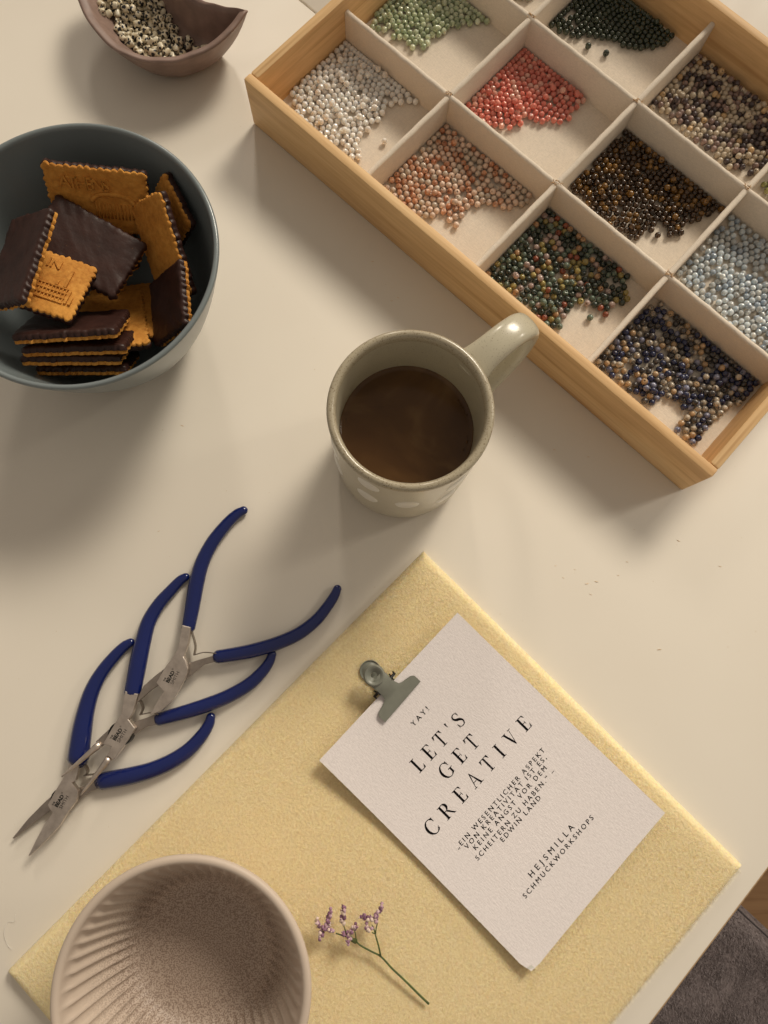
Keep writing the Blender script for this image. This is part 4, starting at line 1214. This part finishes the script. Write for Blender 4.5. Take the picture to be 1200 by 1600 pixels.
# ------------------------------------------------------------------ pliers
def rounded(P, it=1):
    P = np.array(P)
    for _ in range(it):
        Q = np.empty((2 * len(P), 2)); N_ = np.roll(P, -1, 0)
        Q[0::2] = 0.85 * P + 0.15 * N_; Q[1::2] = 0.15 * P + 0.85 * N_
        P = Q
    return P
def pliers(key, name, label, lift, jawlift):
    d = PL[key]
    pv = np.mean(np.array(d['plate']), 0)
    ga, gb = np.array(d['a']), np.array(d['b'])
    top = (ga[0, :2] + gb[0, :2]) / 2
    ax = pv - top; L = np.linalg.norm(ax); ax /= L
    t = thing(name, label, 'pliers', (pv[0], pv[1], 0))
    def zf(x, y):                     # tilts the tool so that its jaws lie over the next one
        s = ((x + pv[0] - top[0]) * ax[0] + (y + pv[1] - top[1]) * ax[1]) / L
        return lift + jawlift * max(0.0, s - 0.35)
    for g in (ga, gb):
        S_ = smooth_path(g, 6)
        # round the free end, square the other
        P, R = [], []
        c0 = S_[0]
        dirn = (S_[0, :2] - S_[1, :2]); dirn /= np.linalg.norm(dirn)
        r0 = S_[0, 2] / 2
        for k in (0.98, 0.8, 0.5, 0.2):
            P.append((*(c0[:2] + dirn * r0 * k), 0)); R.append(r0 * math.sqrt(1 - k * k))
        for x, y, w in S_:
            P.append((x, y, 0)); R.append(w / 2)
        e = S_[-1]; de = S_[-1, :2] - S_[-2, :2]; de /= np.linalg.norm(de)
        P.append((*(e[:2] + de * 0.5), 0)); R.append(e[2] / 2 * 0.93)
        P.append((*(e[:2] + de * 0.6), 0)); R.append(e[2] / 2 * 0.6)
        P = np.array(P); P[:, :2] -= pv; R = np.array(R)
        for i in range(len(P)):
            P[i, 2] = max(R[i] * 0.86, 2.6) + zf(P[i, 0], P[i, 1])
        o = obj('grip', *tube(P, R, 16, (0, 0, 1), 0.86), M['grip'], t)
    for nm, zz0, zz1, mt in (('lever', 4.2, 7.4, M['steel']), ('lever', 0.9, 3.7, M['steel_dark'])):
        poly = [tuple(q) for q in (np.array(d['plate' if zz0 > 2 else 'under']) - pv)]
        lev = prism(nm, poly, zz0, zz1, mt, t, 0.45, zf, True)
        if zz0 > 2: top_lever = lev
    A_, B_ = np.array(d['text']) - pv
    pc = (A_ + B_) / 2
    prism('pivot_gap_shade', [(pc[0] + 6.3 * math.cos(q), pc[1] + 6.3 * math.sin(q)) for q in np.linspace(0, 2 * math.pi, 24, endpoint=False)], 1.2, 6.2, M['black'], t, 0.3, zf)  # black disc puts in the dark of the gaps between the levers
    for wn in ('w1', 'w2'):
        w = smooth_path(np.array(d[wn]) - pv, 3)
        V, F = [], []
        s_ = np.gradient(w, axis=0); s_ /= np.linalg.norm(s_, axis=1)[:, None]
        for (x, y), (sx, sy) in zip(w, s_):
            for a, z in ((-0.25, 2.2), (0.25, 2.2), (0.25, 5.8), (-0.25, 5.8)):
                V.append((x - sy * a, y + sx * a, z + zf(x, y)))
        for i in range(len(w) - 1):
            for k in range(4):
                l = (k + 1) % 4
                F.append((i * 4 + k, (i + 1) * 4 + k, (i + 1) * 4 + l, i * 4 + l))
        obj('spring', V, F, M['wire'], t, False)
    for c in d.get('cones', []):
        (x0, y0, r0), (x1, y1, r1) = c
        q = np.linspace(0, 1, 8)
        P = [(x0 + (x1 - x0) * a - pv[0], y0 + (y1 - y0) * a - pv[1], 0) for a in q]
        P = [(x, y, 4.6 + zf(x, y)) for x, y, _ in P]
        obj('jaw', *tube(P, [r0 + (r1 - r0) * a for a in q], 14), M['steel'], t)
    # printed maker's mark
    A, B = np.array(d['text']) - pv
    dr = (B - A) / np.linalg.norm(B - A); up = np.array([-dr[1], dr[0]])
    mid = (A + B) / 2
    for txt, cap, wd_, x, y, bold in (('THE', 0.9, 2.2, -4.0, 2.2, 0.03), ('BEAD', 1.8, 6.4, -3.6, -0.1, 0.12), ('SMITH', 1.7, 6.8, -3.3, -2.5, 0.0), ('®', 0.9, 0.9, 3.1, 1.2, 0.0)):
        V, F = fit_text(txt, cap, wd_, bold)
        q = mid + dr * (V[:, :1] + x) + up * (V[:, 1:2] + y)
        V3 = [(a, b, 7.4 + zf(a, b) + 0.04) for a, b in q]
        obj('printed_mark', V3, F, M['black'], top_lever, False)
    return t
pliers('chainnose', 'chain_nose_pliers', 'blue handled pliers with flat pointed jaws, lowest of the three on the table', 0.0, 0.0)
pliers('roundnose', 'round_nose_pliers', 'blue handled pliers with two round cone jaws, middle of the three', 0.0, 7.0)
pliers('nippers', 'side_cutter_pliers', 'blue handled side cutter pliers, nearest to the mug', 0.0, 7.0)

# ------------------------------------------------------------------ card
CARD_C = (64.9, -80.8); CARD_R = 0.80308
def card_z(x, y):
    return 9.6 + 4.5 * max(0.0, y / 74) ** 2 + 2.2 * max(0.0, -y / 74) ** 2 + 0.7 * (x / 52) ** 2 - 0.4
def glyphs():
    """Tall thin-thick roman capitals as simple polygons, cap height 1."""
    st, hr = 0.155, 0.046
    R = lambda x0, y0, x1, y1: [(x0, y0), (x1, y0), (x1, y1), (x0, y1)]
    def stem(x, y0=0.0, y1=1.0, l=0.11, r=0.11):
        return [R(x, y0, x + st, y1)] + ([R(x - l, 0, x + st + r, hr)] if y0 == 0 else []) + ([R(x - l, 1 - hr, x + st + r, 1)] if y1 == 1 else [])
    def band(pts, wid):
        pts = np.array(pts); t = np.gradient(pts, axis=0); t /= np.linalg.norm(t, axis=1)[:, None]
        nn = np.c_[-t[:, 1], t[:, 0]]
        a = pts + nn * (np.array(wid) / 2)[:, None]; b = pts - nn * (np.array(wid) / 2)[:, None]
        return [[tuple(a[i]), tuple(b[i]), tuple(b[i + 1]), tuple(a[i + 1])] for i in range(len(pts) - 1)]
    def arc(cx, cy, rx, ry, a0, a1, thick=st * 1.05, thin=hr):
        a = np.radians(np.linspace(a0, a1, 26))
        return band([(cx + rx * math.cos(q), cy + ry * math.sin(q)) for q in a], [thin + (thick - thin) * abs(math.cos(q)) ** 1.6 for q in a])
    G = {}
    G['L'] = (0.66, stem(0.12) + [R(0.245, 0, 0.62, hr), [(0.50, hr), (0.62, hr), (0.645, 0.27), (0.625, 0.27)]])
    E = stem(0.12) + [R(0.245, 0, 0.62, hr), [(0.50, hr), (0.62, hr), (0.645, 0.27), (0.625, 0.27)], R(0.245, 1 - hr, 0.58, 1), [(0.48, 1 - hr), (0.605, 0.76), (0.625, 0.76), (0.60, 1 - hr)], R(0.245, 0.49, 0.44, 0.49 + hr), R(0.44, 0.38, 0.465, 0.63)]
    G['E'] = (0.68, E)
    G['T'] = (0.74, [R(0.30, 0, 0.425, 1), R(0.18, 0, 0.545, hr), R(0.02, 1 - hr, 0.70, 1), [(0.02, 1 - hr), (0.16, 1 - hr), (0.02, 0.73), (0.0, 0.73)], [(0.56, 1 - hr), (0.70, 1 - hr), (0.72, 0.73), (0.70, 0.73)]])
    G['I'] = (0.36, stem(0.12))
    G['V'] = (0.80, [[(0.10, 1), (0.245, 1), (0.47, 0.16), (0.41, -0.02), (0.385, -0.02)], [(0.40, -0.02), (0.44, -0.02), (0.70, 1), (0.665, 1)], R(0.0, 1 - hr, 0.34, 1), R(0.55, 1 - hr, 0.80, 1)])
    G['A'] = (0.82, [[(0.09, 0), (0.128, 0), (0.42, 0.90), (0.40, 1.02), (0.385, 1.02)], [(0.375, 1.02), (0.42, 1.02), (0.735, 0), (0.585, 0)], R(0.22, 0.33, 0.60, 0.33 + hr), R(0.0, 0, 0.23, hr), R(0.48, 0, 0.84, hr)])
    G['C'] = (0.84, arc(0.47, 0.5, 0.385, 0.50, 48, 318) + [[(0.70, 0.92), (0.765, 0.98), (0.79, 0.98), (0.79, 0.66), (0.765, 0.66)], [(0.745, 0.19), (0.765, 0.16), (0.80, 0.27), (0.775, 0.28)]])
    G['G'] = (0.92, arc(0.47, 0.5, 0.385, 0.50, 48, 312) + [[(0.70, 0.92), (0.765, 0.98), (0.79, 0.98), (0.79, 0.66), (0.765, 0.66)], R(0.68, 0.07, 0.805, 0.42), R(0.57, 0.42, 0.91, 0.42 + hr)])
    s = smooth_path([(0.50, 0.78), (0.44, 0.93), (0.30, 0.985), (0.15, 0.92), (0.10, 0.77), (0.18, 0.62), (0.32, 0.52), (0.46, 0.42), (0.53, 0.27), (0.48, 0.09), (0.30, 0.015), (0.13, 0.09), (0.07, 0.27)], 4)
    u = np.linspace(0, 1, len(s))
    G['S'] = (0.62, band(s, 0.05 + 0.12 * np.exp(-((u - 0.5) / 0.17) ** 2) + 0.02 * np.exp(-((u - 0.27) / 0.1) ** 2) + 0.02 * np.exp(-((u - 0.73) / 0.1) ** 2)) + [R(0.495, 0.70, 0.52, 0.99), R(0.05, 0.02, 0.075, 0.33)])
    G['R'] = (0.86, stem(0.12, l=0.11, r=0.08) + [R(0.245, 1 - hr, 0.40, 1), R(0.245, 0.475, 0.40, 0.475 + hr)] + arc(0.39, 0.745, 0.205, 0.238, -90, 90) + [[(0.36, 0.475), (0.50, 0.475), (0.80, 0.03), (0.86, 0.03), (0.86, 0), (0.70, 0)]])
    G["'"] = (0.24, [[(0.06, 1.0), (0.19, 1.0), (0.145, 0.68), (0.105, 0.68)]])
    return G
def card():
    t = thing('greeting_card', 'pale pink linen textured card with black lettering clipped at its top edge', 'card', (*CARD_C, 0), CARD_R)
    nx, ny = 16, 22
    w, h = 52.5, 74.0
    V, F = [], []
    for side in (0, 1):
        for j in range(ny + 1):
            for i in range(nx + 1):
                x, y = -w + 2 * w * i / nx, -h + 2 * h * j / ny
                z = card_z(x, y) - 0.45 * side
                if j == 0 and i == 0: x, y, z = x + 1.5, y + 1.0, z + 0.5   # blunted corner
                V.append((x, y, z))
    m_ = (nx + 1) * (ny + 1)
    for j in range(ny):
        for i in range(nx):
            a = j * (nx + 1) + i
            F.append((a, a + 1, a + nx + 2, a + nx + 1))
            F.append((m_ + a + nx + 1, m_ + a + nx + 2, m_ + a + 1, m_ + a))
    per = [i for i in range(nx + 1)] + [(j) * (nx + 1) + nx for j in range(1, ny + 1)] + [ny * (nx + 1) + i for i in range(nx - 1, -1, -1)] + [j * (nx + 1) for j in range(ny - 1, 0, -1)]
    for a, b in zip(per, per[1:] + per[:1]):
        F.append((b, a, m_ + a, m_ + b))
    auto_smooth(obj('paper', V, F, M['card'], t), 50)
    # torn white flap of the blunted corner
    obj('torn_corner', [(-51.0, -72.8, card_z(-52, -73) + 0.4), (-48.5, -73.9, card_z(-52, -73) + 0.15), (-48.9, -71.0, card_z(-52, -73) + 0.6), (-51.4, -70.6, card_z(-52, -73) + 0.35)], [(0, 1, 2, 3)], M['white_glaze'], t)
    G = glyphs()
    def serif(word, p0, p1, cap):
        adv = sum(G[c][0] for c in word) * cap
        gap = (p1[0] - p0[0] - adv) / max(1, len(word) - 1)
        x = p0[0]
        for c in word:
            wv, polys = G[c]
            V, F = [], []
            for q, pl in enumerate(polys):
                o = len(V)
                for a, b in pl:
                    X = x + a * cap; Y = p0[1] + b * cap
                    V.append((X, Y, card_z(X, Y) + 0.05 + 0.003 * (q % 30)))
                F.append(tuple(range(o, o + len(pl))))
            obj('headline_letter', V, F, M['ink'], t, False)
            x += wv * cap + gap
    caps = {'YAY!': 2.7, 'HEJSMILLA': 2.95, 'SCHMUCKWORKSHOPS': 2.45}
    for txt, a, b in TX:
        if txt in ("LET'S", 'GET', 'CREATIVE'):
            serif(txt, a, b, 7.9)
        else:
            V, F = fit_text(txt, caps.get(txt, 2.45), b[0] - a[0])
            F = F + [tuple(i_ + len(V) for i_ in f) for f in F]       # two passes of ink thicken the strokes
            V = np.vstack([V[:, :2] - (0.05, 0.03), V[:, :2] + (0.05, 0.03)])
            V3 = [(a[0] + x, a[1] + y, card_z(a[0] + x, a[1] + y) + (0.06 if q < len(V) // 2 else 0.075)) for q, (x, y) in enumerate(V)]
            obj('text_line', V3, F, M['ink'], t, False)
card()

# ------------------------------------------------------------------ bulldog clip
def clip():
    A, B = np.array(CLIP[0]), np.array(CLIP[1])
    mid = (A + B) / 2
    ang = math.atan2(B[1] - A[1], B[0] - A[0])
    t = thing('bulldog_clip', 'small grey green metal clip gripping the top edge of the card', 'clip', (mid[0], mid[1], 13.4), ang)
    def hw(y):
        ys = [0, 4.2, 5.2, 6.0, 6.5, 6.9, 8.0, 10.5, 13, 16, 19]
        ws = [14.0, 14.0, 13.5, 12.2, 10.4, 7.4, 5.6, 4.9, 4.7, 4.9, 5.2]
        return float(np.interp(y, ys, ws))
    def plate(sgn, tilt, off):
        rows = np.concatenate([np.linspace(0, 7.2, 13), np.linspace(8, 19, 12)])
        nxx = 18
        def surf(x, y):
            z = 0.25 + 1.5 * math.sin(min(y, 6.6) / 6.6 * math.pi) ** 0.8 * 0.35 + (5.2 * (1 - math.cos(min(max(y - 4.5, 0), 11) / 11 * math.pi)) / 2)
            z -= 0.045 * x * x * min(1, max(0, (y - 6) / 3)) * 0.8
            return z + 0.5
        V, F = [], []
        for s in (0, 1):
            for y in rows:
                for i in range(nxx + 1):
                    x = (i / nxx * 2 - 1) * hw(y)
                    V.append((x, y, surf(x, y) - 0.7 * s))
        m_ = len(rows) * (nxx + 1)
        for j in range(len(rows) - 1):
            for i in range(nxx):
                a = j * (nxx + 1) + i
                F.append((a, a + 1, a + nxx + 2, a + nxx + 1)); F.append((m_ + a + nxx + 1, m_ + a + nxx + 2, m_ + a + 1, m_ + a))
        nr = len(rows)
        per = list(range(nxx + 1)) + [j * (nxx + 1) + nxx for j in range(1, nr)] + [(nr - 1) * (nxx + 1) + i for i in range(nxx - 1, -1, -1)] + [j * (nxx + 1) for j in range(nr - 2, 0, -1)]
        for a, b in zip(per, per[1:] + per[:1]): F.append((b, a, m_ + a, m_ + b))
        # dished ring with its hole
        prof = [(1.6, -2.2), (1.7, -1.5), (2.4, -1.0), (3.3, -0.3), (4.2, 0.45), (4.9, 0.55), (5.5, 0.1), (5.75, -0.7), (5.5, -0.9), (4.8, -0.3), (4.1, -0.4), (3.2, -1.1), (2.4, -1.7), (1.6, -2.2)]
        RV, RF = lathe(prof, 40)
        if sgn < 0: prof = [(max(p_[0], 4.2), p_[1]) if p_[0] < 4.2 else p_ for p_ in prof]
        cy = 20.6
        RV = [(x, y + cy, z + surf(0, 17) + 0.15) for x, y, z in RV]
        VV, FF = merge((V, F), (RV, RF))
        VV = np.array(VV)
        VV[:, 1] += off
        VV[:, 2] = sgn * VV[:, 2] + tilt * VV[:, 1]
        if sgn < 0:
            VV[:, 2] -= 1.9
            FF = [f[::-1] for f in FF]
        auto_smooth(obj('plate', VV, FF, M['clip'], t), 45)
    plate(1, 0.0, 0.0)
    plate(-1, 0.08, 2.6)
    P = []
    for k in range(60):
        a = k / 60 * 2 * math.pi * 5
        P.append((-6 + 12 * k / 60, 13.2 + 1.9 * math.cos(a), 2.2 + 1.9 * math.sin(a)))
    coil = tube(P, 0.42, 6)
    pins = tube([(-8.4, 13.0, 2.2), (8.2, 13.2, 2.2)], 0.75, 8)
    arms = merge(tube([(-7.8, 13, 2.2), (-8.0, 11.4, 2.8)], 0.45, 6), tube([(7.8, 13, 2.2), (8.0, 14.6, 2.8)], 0.45, 6))
    obj('spring', *merge(coil, pins, arms), M['black'], t)
clip()

# ------------------------------------------------------------------ sprig
def sprig():
    c0 = FL['stem'][4]
    t = thing('flower_sprig', 'thin green sprig with tiny dry lilac flowers lying on the yellow mat', 'flower', (c0[0], c0[1], 8))
    def rise(p, z0, z1):
        n = len(p)
        return [(x - c0[0], y - c0[1], z0 + (z1 - z0) * i / (n - 1)) for i, (x, y) in enumerate(p)]
    def path(p, z0, z1, r0, r1, name):
        P = smooth_path(rise(p, z0, z1), 4)
        obj(name, *tube(P, np.linspace(r0, r1, len(P)) * 0.62, 8), M['stem'], t)
        return P
    path(FL['stem'], 1.6, 7.0, 0.95, 0.55, 'stem')
    path(FL['br'], 4.2, 6.5, 0.75, 0.6, 'branch')
    for k in ('br2', 'br3', 'br4'): path(FL[k], 6.4, 8.5, 0.55, 0.4, 'branch')
    for k in ('br5', 'br6'): path(FL[k], 6.2, 8.5, 0.5, 0.4, 'branch')
    # leaf sheath at the fork
    x, y = FL['stem'][7]
    parts = [tube([(x - c0[0], y - c0[1], 5.8), (x - c0[0] - 1.6, y - c0[1] + 1.4, 7.6), (x - c0[0] - 2.2, y - c0[1] + 3.6, 8.6)], [1.25, 1.0, 0.2], 8)]
    obj('leaf_sheath', *merge(*parts), M['stem'], t)
    for sp in FL['sp']:
        S_ = smooth_path(sp, 5)
        L = np.linalg.norm(np.diff(S_, axis=0), axis=1).sum()
        nb = max(9, int(L / 0.45))
        parts = []
        for k in range(nb):
            u = k / (nb - 1)
            p = S_[int(u * (len(S_) - 1))]
            q = S_[min(len(S_) - 1, int(u * (len(S_) - 1)) + 1)]
            d = np.array(sp[-1]) - np.array(sp[0]); d = d / (np.linalg.norm(d) + 1e-6)
            side = random.choice((-1, 1))
            v = np.array([d[0] - side * d[1] * 0.7, d[1] + side * d[0] * 0.7, random.uniform(0.0, 0.8)])
            v /= np.linalg.norm(v)
            b = np.array([p[0] - c0[0] + random.uniform(-.4, .4), p[1] - c0[1] + random.uniform(-.4, .4), 8.3 + random.uniform(-1, 1)])
            ln = random.uniform(1.7, 2.6) * (1 - 0.3 * u)
            P = [b, b + v * ln * 0.3, b + v * ln * 0.65, b + v * ln]
            parts.append(tube(P, [0.35, 1.0, 0.85, 0.2], 6))
            if random.random() < 0.5:     # papery petal tip
                v2 = v + np.array([random.uniform(-.5, .5), random.uniform(-.5, .5), random.uniform(-.2, .5)])
                parts.append(tube([b + v * ln * 0.7, b + v * ln * 0.7 + v2 * 0.9], [0.6, 0.15], 5))
        obj('floret_spike', *merge(*parts), M['petal'], t)
sprig()

# ------------------------------------------------------------------ crumbs and lint on the table
cm = []
for k in range(4):
    n = 5
    P = [(i * 0.55 - 1.1, 0.18 * math.sin(i * 1.2 + k), 0.2 + 0.04 * math.sin(i + k)) for i in range(n)]
    V, F = tube(P, [0.06, 0.2, 0.24, 0.2, 0.06], 5)
    cm.append(mesh('wood_shaving', V, F, M['crumb']))
for i, (x, y) in enumerate(CRUMB):
    o = bpy.data.objects.new('wood_shaving', cm[i % 4])
    COL.objects.link(o)
    o.location = (x * MM, y * MM, 0)
    o.rotation_euler = (0, 0, random.uniform(-0.5, 0.4))
    s = random.uniform(0.6, 1.15)
    o.scale = (s, s, s * 0.5)
    tag(o, 'tiny brown wood shaving lying loose on the cream table', 'crumb', 'wood shavings scattered on the table')
hp = smooth_path([(x, y, 0.35 + 0.5 * (i % 2)) for i, (x, y) in enumerate(HAIR)], 5)
hh = obj('lint_hair', *tube(hp - np.array([hp[0][0], hp[0][1], 0]), 0.08, 5), M['lint'])
hh.location = (hp[0][0] * MM, hp[0][1] * MM, 0)
tag(hh, 'curled white hair of lint on the table left of the fluted bowl', 'lint')
bpy.context.view_layer.update()
